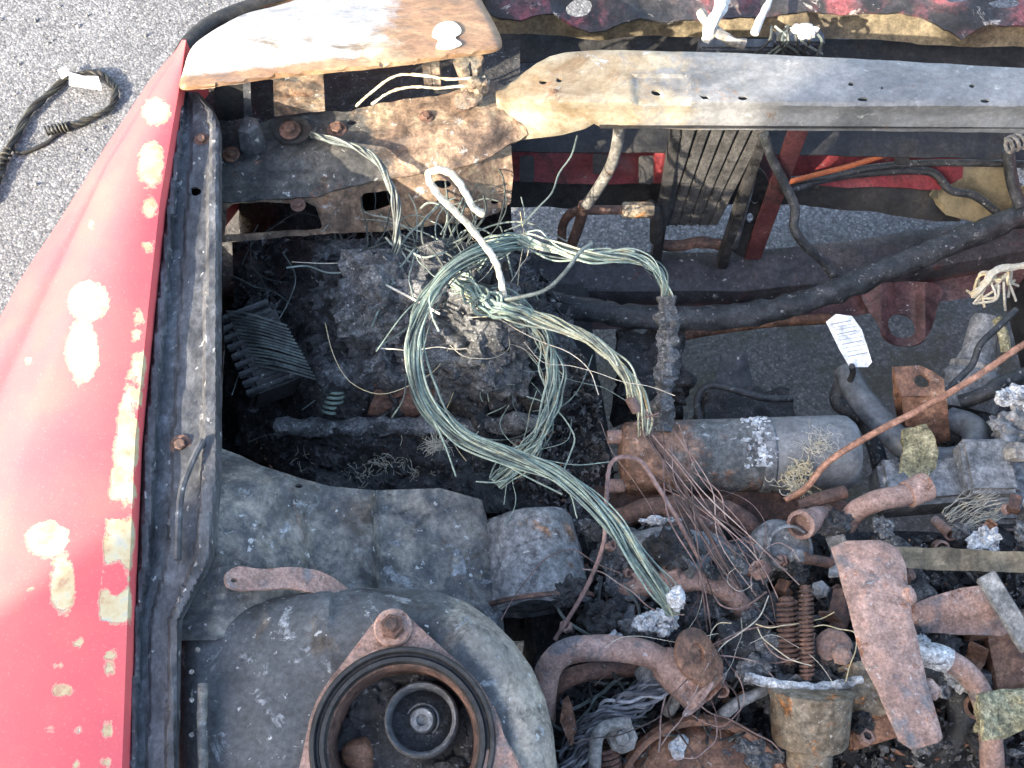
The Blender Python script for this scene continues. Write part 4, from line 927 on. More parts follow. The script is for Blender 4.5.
# right-hand pipes
mb = MB(); ph_ = catmull([P(908, 655, .66), P(930, 655, .67), P(955, 664, .67), P(973, 680, .665), P(983, 700, .66), P(990, 730, .65), P(994, 800, .63)], 8); mb.tube(ph_, .0135, 16, wob=.06)
rp = mb.build("bent_pipe", M['rustpink']); tag(rp, "rusty pipe bending down the right edge beside a black hose", "pipe")
mb = MB(); mb.tube(ph_[3:15], .0150, 16, True, .5, .15, 80); mb.build("pale_sleeve", M['white'], rp)
pipe("hose", "black rubber hose looped under the bent rusty pipe", "hose", [(900, 690, .60), (925, 676, .61), (952, 685, .60), (962, 715, .59), (952, 745, .57), (925, 775, .55)], .0165, M['rubber'])
mb = MB(); sheet(mb, [(976, 694), (1000, 689), (1040, 688), (1060, 700), (1040, 722), (1005, 739), (982, 741)], lambda u, v: .69 + .01 * math.sin(u * .06), .02, step=4, dent=.006, df=70, roll=.006, rollpx=6); tag(mb.build("woven_pad", M['olive']), "crumbly yellow-grey woven pad wrapped on the right-hand pipe", "pad")
# grey cloth-covered loom and pale clamp pipe at the bottom
lm = MB(); pth = catmull([P(560, 800, .60), P(570, 768, .61), P(585, 738, .625), P(612, 714, .64), P(640, 698, .645), P(668, 682, .645)], 10)
strands(lm, pth, 40, .013, .0020, 1.3, .3, 31, 6, (.0, 1.0), 1.0); tag(lm.build("cloth_loom", M['loom']), "grey scorched cloth wiring loom curving up from the bottom edge", "wiring loom")
pipe("clamp_pipe", "pale bent metal pipe at the bottom edge near the tower dome", "pipe", [(594, 810, .63), (595, 760, .65), (597, 738, .66), (606, 727, .663), (630, 722, .66)], .0075, M['palehose'])
mb = MB(); c = P(622, 738, .655); mb.lathe(c, (-.1, -.3, 1), [(.018, -.02), (.018, 0), (.015, .003)], 8); mb.lathe(c, (-.1, -.3, 1), [(.009, 0), (.009, .01), (.007, .012)], 6); mb.build("clamp_bolt", M['palehose'], eng, sharp=30)
mb = MB(); sheet(mb, [(563, 700), (568, 695), (576, 725), (570, 745), (560, 720)], lambda u, v: .64, .004, step=4, dent=.01, df=60); mb.build("torn_tab", M['rust'], eng)
mb = MB(); spring(mb, P(606, 745, .635), P(612, 790, .61), .013, .003, 8); mb.build("bellows", M['rustdark'], eng)

# ================================================================== BATTERY SIDE
bt = thing("battery_remains", "grey ash-crusted remains of the melted battery under the green cables", "battery", P(440, 340, .42))
for (nm, u, v, z, rx, ry, rz, amp, f, m, bx) in (
        ("melted_case", 395, 312, .635, .085, .070, .085, .35, 24, 'ashgrey', .5), ("melted_case", 468, 345, .62, .095, .075, .085, .4, 24, 'ashgrey', .4),
        ("collapsed_lid", 440, 282, .675, .055, .04, .03, .5, 36, 'ashgrey', .4), ("collapsed_lid", 505, 320, .64, .05, .05, .04, .6, 36, 'char', .2),
        ("slag_lump", 352, 300, .62, .06, .05, .06, .5, 30, 'char', .1), ("slag_lump", 350, 345, .60, .05, .06, .06, .5, 30, 'char', .1), ("slag_lump", 520, 385, .56, .06, .06, .06, .5, 30, 'char', .1), ("slag_lump", 415, 375, .585, .07, .04, .05, .5, 30, 'rustdark', .1)):
    mb = MB(); mb.blob(P(u, v, z), rx, ry, rz, amp, f, 5, bx, oct=6, ridged=False); mb.build(nm, M[m], bt)
for (u, v, z, w_, h_) in ((371, 266, .685, .024, .018), (395, 318, .69, .016, .012), (498, 348, .665, .02, .016)):
    mb = MB(); c = P(u, v, z)
    for (ox, oy, ax_, ay_) in ((0, h_, w_, .004), (0, -h_, w_, .004), (w_, 0, .004, h_ + .004), (-w_, 0, .004, h_ + .004)):
        mb.box(c + Vector((ox, oy, 0)), (ax_, 0, 0), (0, ay_, 0), (0, 0, .012), bev=.0015)
    mb.build("terminal_frame", M['ashgrey'], bt)
def zheap(u, v):
    p = Vector((u * .02, v * .02, 0)); k = smooth01(250, 330, u) * smooth01(585, 540, u)
    z = .545 + .085 * k * smooth01(520, 480, u) + .02 * k * math.exp(-((v - 325) / 75) ** 2) + .035 * noise.noise(p * 1.1) + .022 * noise.noise(p * 3.1 + Vector((4, 4, 1))) + .012 * abs(noise.noise(p * 8)) + .007 * noise.noise(p * 19)
    return z - .045 * smooth01(375, 400, v) + .012 * smooth01(470, 500, v)
mb = MB(); sheet(mb, [(232, 242), (330, 240), (430, 236), (520, 255), (560, 310), (592, 380), (606, 470), (600, 520), (480, 512), (330, 492), (240, 452)], zheap, .006, step=3, tone=lambda u, v: .85 * smooth01(290, 350, u) * smooth01(420, 370, v) + .1)
o = mb.build("charred_heap", M['heap']); tag(o, "heap of melted plastic and ash filling the battery side of the bay", "ash heap", kind="stuff")
mb = MB(); roughbox(mb, P(405, 398, .595), .045, .022, .02, .012, 40, 10); tag(mb.build("relay_block", M['rustdark']), "dull red rusted relay block below the ash heap", "relay")
mb = MB(); spring(mb, P(331, 415, .58), P(336, 385, .61), .013, .0025, 6); tag(mb.build("coil_spring", M['gwire']), "small green-grey coil spring left of the rusted relay", "spring")
mb = MB(); a = P(278, 428, .60); b = P(548, 424, .60); pth = [a.lerp(b, i / 50) + Vector((0, .004 * noise.noise((i * .3, 0, 2)), .01 * noise.noise((i * .21, 5, 0)))) for i in range(51)]
mb.tube(pth, lambda t: .013 + .005 * noise.noise((t * 12, 1, 1)), 14, wob=.5, wf=70); tag(mb.build("tray_bar", M['ashgrey']), "charred bar lying crosswise below the melted battery", "bar")
# ribbed black duct beside the rail
dt = thing("ribbed_duct", "ribbed black plastic duct sunk beside the gutter rail", "duct", P(250, 345, .5))
a = P(228, 312, .69); b = P(258, 384, .64); d = (b - a) / 2; side = Vector((d.y, -d.x, 0)).normalized()
mb = MB(); mb.box((a + b) / 2 + Vector((.02, 0, -.03)), d, side * -.035, Vector((.01, 0, .03)), bev=.006); mb.build("duct_body", M['black'], dt)
for i in range(9):
    t = i / 8; c = a.lerp(b, t) + Vector((.02, 0, -.0))
    mb = MB(); mb.box(c, d.normalized() * .0028, side * .037, Vector((.0, 0, .006)), bev=.0012); mb.build("rib", M['rubber'], dt)
mb = MB(); a2 = P(252, 318, .70); b2 = P(282, 372, .655)
for i in range(16):
    t = i / 15; c = a2.lerp(b2, t); mb.tube(catmull([c + Vector((-.035, .01, 0)), c + Vector((0, 0, .006 + .004 * random.random())), c + Vector((.045, -.005, -.012))], 4), .0016, 5)
mb.build("melted_cords", M['dwire'], dt)

# debris over the tray: flakes and crumbs nobody could count
def debris(name, label, poly, zfun, n, smin, smax, mat, seed):
    rnd = random.Random(seed); mb = MB(); us = [p[0] for p in poly]; vs_ = [p[1] for p in poly]
    pts = np.array([(rnd.uniform(min(us), max(us)), rnd.uniform(min(vs_), max(vs_))) for _ in range(n * 3)]); pts = pts[inpoly(pts, poly)][:n]
    for (u, v) in pts:
        c = P(u, v, zfun(u, v)) + Vector((0, 0, rnd.uniform(-.004, .008))); s0 = rnd.uniform(smin, smax) * rnd.choice((.5, .7, 1, 1.4))
        ax = Vector((rnd.gauss(0, 1), rnd.gauss(0, 1), rnd.gauss(0, .6))).normalized(); bx = ax.orthogonal().normalized(); cx_ = ax.cross(bx); fl = rnd.uniform(.15, .8); ln = rnd.uniform(.6, 2.4)
        vv = [c + ax * s0 * ln, c + bx * s0 * rnd.uniform(.4, 1.1), c - ax * s0 * ln * rnd.uniform(.5, 1), c - bx * s0 * rnd.uniform(.4, 1.1), c + cx_ * s0 * fl, c - cx_ * s0 * fl]
        mb.add(vv, [(0, 1, 4), (1, 2, 4), (2, 3, 4), (3, 0, 4), (1, 0, 5), (2, 1, 5), (3, 2, 5), (0, 3, 5)], rnd.random())
    o = mb.build(name, mat, None, smooth=False); return tag(o, label, "debris", kind="stuff")
zt = lambda u, v: .55 - .04 * smooth01(375, 400, v) + .05 * noise.noise((u * .02, v * .02, 0))
pol = [(245, 240), (400, 232), (540, 260), (575, 330), (600, 400), (610, 500), (500, 520), (300, 480), (250, 420)]
debris("char_debris", "black charcoal crumbs filling the battery side of the bay", pol, zt, 2600, .004, .014, M['char'], 1)
debris("ash_debris", "grey ash flakes scattered over the battery remains", pol, lambda u, v: zt(u, v) + .02, 2600, .001, .006, M['ashgrey'], 2)
debris("rust_debris", "rusty scale flakes in the battery debris", [(240, 440), (560, 420), (590, 500), (420, 510), (280, 475)], lambda u, v: zt(u, v) + .03, 160, .001, .004, M['rust'], 3)
pol2 = [(560, 500), (700, 540), (860, 540), (1080, 540), (1080, 800), (560, 800)]
debris("char_debris", "black charcoal crumbs packed between the engine fittings", pol2, lambda u, v: .56 + .04 * noise.noise((u * .02, v * .02, 5)), 2600, .004, .016, M['char'], 4)
debris("ash_debris", "grey ash flakes strewn over the engine fittings", pol2, lambda u, v:   .585 + .04 * noise.noise((u * .02, v * .02, 5)), 2600, .001, .006, M['ashgrey'], 5)
debris("rust_debris", "rusty scale flakes strewn between the engine pipes", pol2, lambda u, v: .59 + .03 * noise.noise((u * .02, v * .02, 5)), 300, .001, .005, M['rust'], 6)

# ================================================================== CABLES AND WIRES
def cable(name, label, pts, n, R0, r, mat, seed, twist=1.6, fray=.0, seg=10, tones=(0, 1)):
    mb = MB(); strands(mb, catmull([P(*p) for p in pts], seg), n, R0, r, twist, fray, seed, 5, tones)
    return tag(mb.build(name, mat), label, "cable")
cable("stranded_cable", "thick green corroded cable looping left and down across the bay", [(520, 242, .72), (503, 246, .745), (470, 257, .78), (441, 280, .80), (420, 318, .80), (413, 358, .79), (425, 400, .77), (460, 436, .755), (510, 456, .75), (560, 477, .745), (608, 520, .735), (638, 560, .72), (662, 592, .70), (676, 612, .68)], 52, .0078, .0011, M['gwire'], 1, 1.1, .6, tones=(.0, 1.0))
cable("stranded_cable", "green corroded cable bridging right into a charred black sleeve", [(470, 262, .70), (490, 243, .72), (515, 239, .73), (545, 246, .735), (590, 256, .735), (630, 256, .73), (652, 266, .72), (663, 284, .70), (666, 304, .685)], 30, .0068, .0012, M['gwire'], 2, 1.4, .6, tones=(.0, 1.0))
cable("stranded_cable", "yellow-green cable slanting down right from the tangle to the starter", [(452, 283, .73), (480, 295, .74), (510, 308, .745), (555, 324, .74), (598, 345, .735), (626, 375, .725), (640, 408, .70), (648, 434, .68)], 26, .0075, .0013, M['gwire2'], 3, 1.5, .5)
cable("stranded_cable", "green cable ring hanging below the tangle over the debris", [(488, 296, .72), (520, 308, .72), (543, 330, .71), (553, 362, .70), (552, 400, .685), (540, 435, .665), (520, 460, .65), (496, 484, .63)], 26, .0085, .0011, M['gwire'], 4, .8, .8, tones=(.1, 1.0))
cable("stranded_cable", "frayed pale green strands curling at the middle of the tangle", [(455, 283, .75), (475, 290, .755), (488, 300, .755), (480, 306, .75), (505, 312, .748), (530, 318, .74)], 22, .010, .0016, M['gwire'], 5, .8, .5, tones=(.35, .6))
rnd = random.Random(61); mb = MB(); lp = catmull([P(*p) for p in [(503, 246, .745), (470, 257, .78), (441, 280, .80), (420, 318, .80), (413, 358, .79), (425, 400, .77), (460, 436, .755), (510, 456, .75), (560, 477, .745)]], 10)
for i in range(12):
    k = rnd.randrange(4, len(lp) - 12); d = (lp[k + 3] - lp[k]).normalized(); sd_ = Vector((rnd.gauss(0, 1), rnd.gauss(0, 1), rnd.gauss(0, .5))).normalized(); l = rnd.uniform(.05, .16)
    mb.tube(catmull([lp[k], lp[k] + d * l * .35 + sd_ * .008, lp[k] + d * l * .7 + sd_ * l * .12, lp[k] + d * l * .95 + sd_ * l * .3 + Vector((0, 0, -.02))], 6), rnd.uniform(.0006, .0012), 5, True, rnd.random())
tag(mb.build("stray_strands", M['gwire']), "snapped single strands sticking out of the big green cable loop", "wire", kind="stuff")
# charred sleeve
sl = MB(); pth = catmull([P(666, 296, .69), P(668, 330, .665), P(667, 362, .64), P(664, 395, .615), P(663, 432, .60)], 14)
sl.tube(pth, lambda t: .0135 + .004 * noise.noise((t * 9, 3, 3)), 16, True, .5, .7, 110); tag(sl.build("charred_sleeve", M['ashgrey']), "charred flaking sleeve hanging from the bridging green cable", "sleeve")
pipe("copper_lead", "short pinkish copper lead below the charred sleeve", "lead", [(663, 395, .60), (661, 418, .595), (659, 440, .59)], .007, M['copper'])
# white scorched wire standing up
mb = MB(); pth = catmull([P(504, 300, .74), P(500, 275, .77), P(492, 256, .79), P(474, 232, .82), P(455, 212, .85), (P(440, 197, .875)), P(430, 182, .895), P(429, 173, .90), P(437, 170, .905), P(450, 173, .90), P(460, 184, .885), P(468, 198, .87), P(474, 208, .855), P(483, 214, .845)], 10)
mb.tube(pth, .0044, 10, True, .5, .35, 120); mb.blob(P(481, 213, .845), .006, .005, .005, .5, 120, 3); tag(mb.build("loose_wire", M['whitewire']), "scorched white wire standing up in a bent loop over the tangle", "wire")
mb = MB(); strands(mb, catmull([P(312, 134, .765), P(330, 139, .775), P(352, 146, .78), P(372, 157, .78), (P(388, 178, .775)), P(396, 202, .76), P(397, 236, .73), P(392, 262, .70)], 8), 14, .0048, .0016, 2.0, .05, 12); tag(mb.build("loose_wire", M['dwire']), "grey stranded wire hanging from the bolted tie panel", "wire")
pts = [[(356, 106, .775), (372, 92, .80), (395, 76, .82), (420, 75, .825), (450, 79, .825), (485, 77, .82)], [(372, 104, .775), (390, 92, .80), (412, 87, .81), (440, 88, .81), (462, 86, .81), (486, 85, .81)]]
for i, p in enumerate(pts):
    mb = MB(); mb.tube(catmull([P(*q) for q in p], 10), .0020, 8, True, .35, .7, 160); tag(mb.build("loose_wire", M['whitewire']), ["thin yellowed wire just under the headlight lid, upper of two", "thin yellowed wire under the headlight lid, lower of two"][i], "wire")
# grey curved tail rising from tangle to the right
mb = MB(); mb.tube(catmull([P(500, 300, .75), P(515, 298, .76), P(545, 290, .775), P(565, 272, .79), P(580, 252, .80), P(592, 243, .80)], 8), .0026, 6, True, .7); tag(mb.build("loose_wire", M['dwire']), "thin grey wire curving up right over the bridging cable", "wire")
mb = MB(); mb.tube(catmull([P(344, 272, .70), P(348, 266, .705), P(380, 282, .715), P(415, 300, .72), P(440, 314, .72)], 8), .0016, 6, True, .8); tag(mb.build("loose_wire", M['whitewire']), "hair-thin pale wire lying straight across the ash heap", "wire")
mb = MB(); mb.tube(catmull([P(555, 640, .63), P(585, 590, .66), P(603, 545, .69), P(606, 505, .70), P(608, 475, .71), P(613, 461, .715), P(625, 457, .715), P(641, 462, .71), P(656, 484, .70), P(672, 510, .69), P(700, 560, .67)], 10), .0028, 8, True, .7, .3, 200); tag(mb.build("loose_wire", M['cwire']), "pinkish bare copper wire arched like a hook before the starter", "wire")
mb = MB(); strands(mb, catmull([P(641, 420, .69), P(652, 440, .68), P(672, 470, .67), P(690, 505, .66), P(712, 545, .65), P(738, 590, .635)], 8), 16, .007, .0009, .3, .15, 55, 5, (0, .6)); tag(mb.build("wire_loom", M['cwire']), "brown burnt wire loom running over the starter body", "wiring loom")
mb = MB(); c = P(634, 402, .71); mb.tube([P(630, 398, .712), P(637, 411, .70)], .007, 10); tuft(mb, P(640, 412, .70), 9, .022, .4, .0012, .1, 77, (.4, .9)); tag(mb.build("wire_terminal", M['cwire']), "small copper wire terminal with splayed ends above the starter", "terminal")
# fine tangles
def tangle(name, label, centre, su, sv, z0, n, ln, r, mat, seed, zs=.03):
    rnd = random.Random(seed); mb = MB()
    for i in range(n):
        u, v, z = rnd.gauss(centre[0], su), rnd.gauss(centre[1], sv), z0 + rnd.uniform(-zs, zs); a = rnd.uniform(0, 2 * math.pi); cu = rnd.gauss(0, .3); pts = []
        l = ln * rnd.uniform(.4, 1.3)
        for k in range(7):
            pts.append(P(u, v, z)); u += math.cos(a) * l / 6; v += math.sin(a) * l / 6; a += cu + rnd.gauss(0, .25); z += rnd.uniform(-.008, .008)
        mb.tube(catmull(pts, 4), r * rnd.uniform(.6, 1.5), 4, True, rnd.random())
    return tag(mb.build(name, mat), label, "wire", kind="stuff")
tangle("wire_tangle", "tangle of dark green-grey wires behind the battery remains", (438, 250), 32, 9, .70, 60, 100, .0012, M['gwire3'], 3, .025)
tangle("wire_tangle", "loose dark wires draped around the battery opening", (320, 262), 50, 16, .60, 26, 130, .0010, M['dwire'], 4)
tangle("wire_tangle", "fine pale strands curling through the centre of the cables", (490, 335), 30, 30, .69, 16, 170, .00045, M['fibre'], 5, .04)
tangle("wire_tangle", "fine green strands around the lower cable ring", (520, 385), 18, 34, .63, 22, 100, .0007, M['gwire'], 6, .04)
tangle("wire_tangle", "fine burnt strands over the black debris by the apron", (440, 465), 60, 22, .56, 22, 90, .00045, M['dwire'], 7, .02)
tangle("wire_tangle", "fine copper strands spread over the engine below the starter", (690, 590), 45, 30, .64, 14, 150, .0006, M['cwire'], 8, .03)
tangle("wire_tangle", "fine copper strands around the pipe collar", (715, 665), 35, 25, .67, 16, 120, .0008, M['cwire'], 9, .03)
tangle("wire_tangle", "dark burnt wires knotted at the bottom of the engine bay", (650, 715), 60, 20, .615, 45, 90, .0014, M['dwire'], 10, .02)
tangle("wire_tangle", "fine pale strands hanging by the coil springs", (750, 620), 26, 36, .66, 12, 120, .0005, M['fibre'], 11, .03)
rnd = random.Random(91); mb = MB()
for i in range(13):
    u0, v0 = rnd.gauss(668, 10), rnd.gauss(455, 14); u1, v1 = rnd.uniform(690, 800), rnd.uniform(540, 640)
    pts = [P(u0, v0, .69), P(lerp(u0, u1, .33) + rnd.gauss(0, 8), lerp(v0, v1, .33), .70), P(lerp(u0, u1, .66) + rnd.gauss(0, 10), lerp(v0, v1, .66), .69), P(u1, v1, .65)]
    mb.tube(catmull(pts, 6), rnd.uniform(.0005, .0011), 5, True, rnd.random())
tag(mb.build("wire_tangle", M['cwire']), "fan of bare copper strands falling from the starter towards the springs", "wire", kind="stuff")

# ================================================================== FRONT OF THE BAY: hoses, cooler, struts
pipe("radiator_hose", "long thick black hose sweeping right above the crossmember", "hose", [(512, 292, .44), (560, 305, .45), (620, 315, .455), (690, 318, .46), (750, 314, .462), (800, 303, .465), (850, 285, .468), (900, 264, .47), (960, 240, .47), (1030, 212, .47), (1120, 180, .47)], .0195, M['rubber'], 24, .30)
mb = MB(); mb.tube(catmull([P(670, 338, .33), P(710, 330, .33), P(770, 322, .33), (P(840, 318, .33))], 6), .010, 10); tag(mb.build("brake_pipe", M['rust']), "short rusty pipe hidden beneath the long black hose", "pipe")
oc = thing("oil_cooler", "leaning dark finned cooler panel under the radiator support", "cooler", P(700, 220, .42))
for i in range(6):
    t = i / 5; ut = lerp(690, 760, t); ub = lerp(662, 712, t); a = P(ut, 126, .70); b = P(ub, 222, .47); d = (b - a) / 2
    mb = MB(); sdv = Vector((.0105, 0, 0)); nn_ = d.cross(sdv).normalized()
    mb.box((a + b) / 2, d, sdv * .80, nn_ * .008, bev=.002); mb.build("fin_bar", M['fin'], oc)
a = P(676, 126, .69); b = P(762, 126, .69); c = P(716, 224, .455); d = P(656, 224, .455)
mb = MB(); off = Vector((0, .014, -.006)); q = [a + off, b + off, c + off, d + off]; mb.add(q + [p + off * .6 for p in q], [(0, 1, 2, 3), (7, 6, 5, 4), (0, 4, 5, 1), (1, 5, 6, 2), (2, 6, 7, 3), (3, 7, 4, 0)]); mb.build("core_back", M['black'], oc)
mb = MB(); vs = []
for i in range(15):
    t = i / 14; p = P(lerp(656, 712, t), 220, .468); q = P(lerp(656, 712, t), 220 + (7 if i % 2 else 2), .462); vs += [p, q, p + Vector((0, .006, 0)), q + Vector((0, .006, 0))]
mb.add(vs, [f for i in range(14) for f in ((i * 4, i * 4 + 1, i * 4 + 5, i * 4 + 4), (i * 4 + 2, i * 4 + 6, i * 4 + 7, i * 4 + 3), (i * 4 + 1, i * 4 + 3, i * 4 + 7, i * 4 + 5))]); mb.build("toothed_edge", M['fin'], oc, smooth=False)
for (u0, u1, v0, v1) in ((676, 655, 128, 262), (764, 722, 130, 262)):
    mb = MB(); a = P(u0, v0, .69); b = P(u1, v1, .39); mb.box((a + b) / 2, (b - a) / 2, Vector((.008, 0, 0)), Vector((0, .012, .006)), bev=.002); mb.build("side_channel", M['black'], oc)
mb = MB(); pth = catmull([P(654, 244, .41), P(680, 246, .41), P(700, 242, .41), P(728, 246, .41)], 6); mb.tube(pth, .010, 10, wob=.2); mb.build("outlet_pipe", M['rustdark'], oc)
mb = MB(); a = P(799, 128, .72); b = P(752, 258, .385); dv = (b - a) / 2; mb.box((a + b) / 2, dv, Vector((.0145, 0, 0)), dv.cross(Vector((1, 0, 0))).normalized() * .004, bev=.0015); tag(mb.build("diagonal_brace", M['oldred']), "slanted red brace strip right of the finned cooler", "brace")
pl = thing("latch_plate", "dark grey plate with holes leaning beside the red brace", "plate", P(745, 250, .38))
ol = cat2([(757, 168), (768, 180), (770, 205), (762, 235), (748, 256), (736, 254), (730, 244), (738, 215), (748, 185)], 3)
mb = MB(); sheet(mb, ol, lambda u, v: .58 - .0021 * (v - 168), .004, [ell(755, 198, 4.5, 6), ell(750, 218, 3.5, 5)], step=3.5); mb.build("plate", M['black'], pl)
mb = MB(); mb.tube([P(752, 178, .585), P(734, 246, .44)], .007, 8); mb.build("folded_edge", M['rail'], pl)
pipe("vent_hose", "thin dark grey hose drooping beside the red brace", "hose", [(764, 134, .70), (772, 158, .66), (785, 185, .61), (795, 208, .58), (794, 228, .56), (806, 246, .53), (824, 262, .49), (836, 280, .46)], .0075, M['rubber'])
pipe("support_hose", "pale grey hose dropping from under the radiator support", "hose", [(620, 122, .74), (617, 145, .70), (610, 168, .66), (597, 190, .62), (586, 206, .59)], .0088, M['greypipe'])
rt = thing("rusty_pipe_fitting", "rusty pipe fitting with brass nut below the pale hose", "pipe", P(600, 240, .42))
mb = MB(); mb.tube(catmull([P(584, 204, .59), P(580, 222, .55), P(572, 244, .50)], 6), .009, 10); mb.tube(catmull([P(562, 248, .47), P(563, 225, .51), P(574, 212, .55), P(600, 210, .56), P(630, 210, .56)], 8), .0075, 10); mb.build("pipe", M['rustdark'], rt)
mb = MB(); mb.lathe(P(622, 210, .56), (1, 0, 0), [(.011, 0), (.013, .004), (.013, .045), (.010, .05)], 8); mb.build("brass_nut", M['bowl'], rt, sharp=30)
mb = MB(); mb.tube(catmull([P(648, 205, .55), P(656, 215, .53), P(656, 240, .47)], 6), .011, 10); mb.build("down_pipe", M['black'], rt)
mb = MB(); mb.tube(catmull([P(782, 184, .52), P(815, 175, .53), P(850, 166, .535), P(885, 155, .54)], 8), .0045, 8, True, .3); tag(mb.build("loose_wire", M['orangewire']), "orange wire running right behind the red brace", "wire")
pipe("washer_tube", "thin dark tube running level below the radiator support right", "tube", [(770, 182, .50), (830, 176, .51), (870, 168, .52), (930, 163, .52), (1010, 164, .52), (1080, 168, .52)], .006, M['rubber'])
pipe("wiring_conduit", "black conduit draped over the red inner bumper", "conduit", [(790, 190, .49), (830, 178, .50), (880, 172, .50), (930, 172, .49), (950, 190, .48), (975, 196, .47), (1000, 215, .45)], .007, M['rubber'])
pipe("drain_hose", "short black hose hanging at the far right edge", "hose", [(1008, 150, .56), (1012, 180, .52), (1020, 206, .49)], .010, M['rubber'])
mb = MB(); spring(mb, P(1006, 146, .60), P(1024, 140, .60), .012, .003, 3); tag(mb.build("coil_spring", M['palehose']), "little steel spring under the radiator support right end", "spring")
# standing burnt bits on the nose
hl_ = thing("hood_latch", "white-ashed remains of the hood latch on the nose", "latch", P(735, 40, .62))
mb = MB(); mb.tube(catmull([P(724, -6, .74), P(720, 8, .745), P(712, 24, .745), P(706, 40, .72)], 6), .010, 8, True, .5, .5, 60); mb.build("latch_arm", M['chalk'], hl_)
mb = MB(); mb.tube(catmull([P(700, 12, .735), P(712, 28, .735), P(730, 40, .725), P(745, 44, .72)], 6), .008, 8, True, .5, .5, 60); mb.build("latch_arm", M['palehose'], hl_)
mb = MB(); mb.blob(P(804, 30, .73), .022, .009, .008, .9, 60, 4); mb.build("ash_lump", M['chalk'], hl_)
mb = MB()
for i in range(12):
    u = random.uniform(765, 815); mb.tube(catmull([P(u, 26, .73), P(u + random.uniform(-14, 14), 40, .72), P(u + random.uniform(-20, 20), 54, .68)], 5), .0022, 5, True, random.random())
mb.build("burnt_leads", M['dwire'], hl_)
mb = MB(); mb.box(P(795, 50, .66), (.04, 0, 0), (0, .015, 0), (0, 0, .03), bev=.004); mb.box(P(735, 52, .66), (.06, 0, 0), (0, .012, 0), (0, 0, .02), bev=.004); mb.build("latch_base", M['rail'], hl_)
mb = MB(); mb.tube(catmull([P(770, 0, .74), P(762, 16, .745), P(755, 34, .74)], 6), .006, 8, True, .5, .5, 60); mb.build("latch_arm", M['chalk'], hl_)

# ================================================================== RIGHT MIDDLE: coolant hose, tag, bracket, copper pipe
pipe("coolant_hose", "thick smooth grey coolant hose angling down from the white tag", "hose", [(846, 372, .50), (858, 395, .515), (880, 420, .53), (905, 446, .54), (935, 460, .54), (962, 458, .54), (976, 446, .535), (972, 428, .52), (950, 420, .50)], .0195, M['greyhose'], 20, .01)
pipe("bypass_hose", "thin dark hose curling behind the grey coolant hose", "hose", [(850, 375, .47), (840, 388, .46), (838, 402, .45), (850, 412, .45), (866, 424, .44), (876, 450, .43), (884, 485, .42)], .0125, M['rubber'])
tg = thing("barcode_tag", "white barcode tag tied to the grey coolant hose", "tag", P(848, 366, .50))
quad = [(826, 322), (836, 314), (852, 316), (862, 330), (872, 362), (868, 367), (850, 367), (840, 350)]
zt_ = lambda u, v: .60 - .0006 * (v - 314) + .004 * math.sin(u * .1)
mb = MB(); sheet(mb, quad, zt_, .001, step=4); mb.build("tag_sheet", M['tagw'], tg)
lv = [(829, 324), (831, 327.5), (832.5, 330), (834.5, 334), (836, 336.5), (838, 340), (840, 344), (842, 348), (844, 352), (846, 356)]
for i, (u, v) in enumerate(lv):
    w_ = 22 + 1.2 * (i % 3); mb = MB(); dv = .45 if i % 3 else .9
    sheet(mb, [(u + 2, v), (u + w_, v - 4), (u + w_, v - 4 + dv), (u + 2, v + dv)], lambda a_, b_: zt_(a_, b_) + .0012, .0004, step=3); mb.build("barcode_line", M['ink'], tg)
mb = MB(); mb.tube(catmull([P(852, 366, .575), P(853, 373, .55), P(850, 380, .53)], 5), .0045, 8); mb.build("tie_loop", M['black'], tg)
# rusty bracket with round hole
rb = thing("mount_bracket", "orange rusty block bracket with a round hole behind copper pipe", "bracket", P(915, 440, .36))
zb2 = lambda u, v: .60 - .0003 * (v - 366)
mb = MB(); sheet(mb, [(894, 367), (920, 365), (933, 371), (944, 379), (945, 396), (934, 396), (902, 396), (896, 380)], zb2, .006, [ell(922, 381, 8, 6.5, 18, .3)], step=3.5, dent=.002, df=40); mb.build("top_face", M['rust'], rb)
mb = MB(); sheet(mb, [(902, 396), (924, 398), (946, 395), (951, 440), (930, 446), (908, 442)], lambda u, v: .591 - .0016 * (v - 396), .006, step=4, dent=.002, df=40); mb.build("front_face", M['rust'], rb, sharp=30)
mb = MB(); sheet(mb, [(893, 368), (896, 381), (902, 397), (908, 442), (900, 430), (894, 400)], lambda u, v: .594 - .0018 * (v - 368), .006, step=4, dent=.002, df=40); mb.build("side_face", M['rust'], rb, sharp=30)
pipe("copper_pipe", "thin copper-brown pipe slanting across the right side", "pipe", [(786, 500, .60), (806, 488, .62), (822, 468, .64), (842, 452, .655), (880, 430, .67), (930, 404, .685), (980, 374, .695), (1030, 341, .70), (1080, 322, .70)], .0044, M['copper'], 12, .05)
# pale olive plate
mb = MB(); sheet(mb, [(903, 430), (926, 424), (932, 432), (939, 452), (936, 468), (924, 482), (905, 488), (893, 486), (900, 470), (904, 450)], lambda u, v: .59 - .0006 * (v - 424), .006, step=4, dent=.006, df=50); tag(mb.build("curved_plate", M['olive']), "pale olive curved plate in front of the grey coolant hose", "plate")
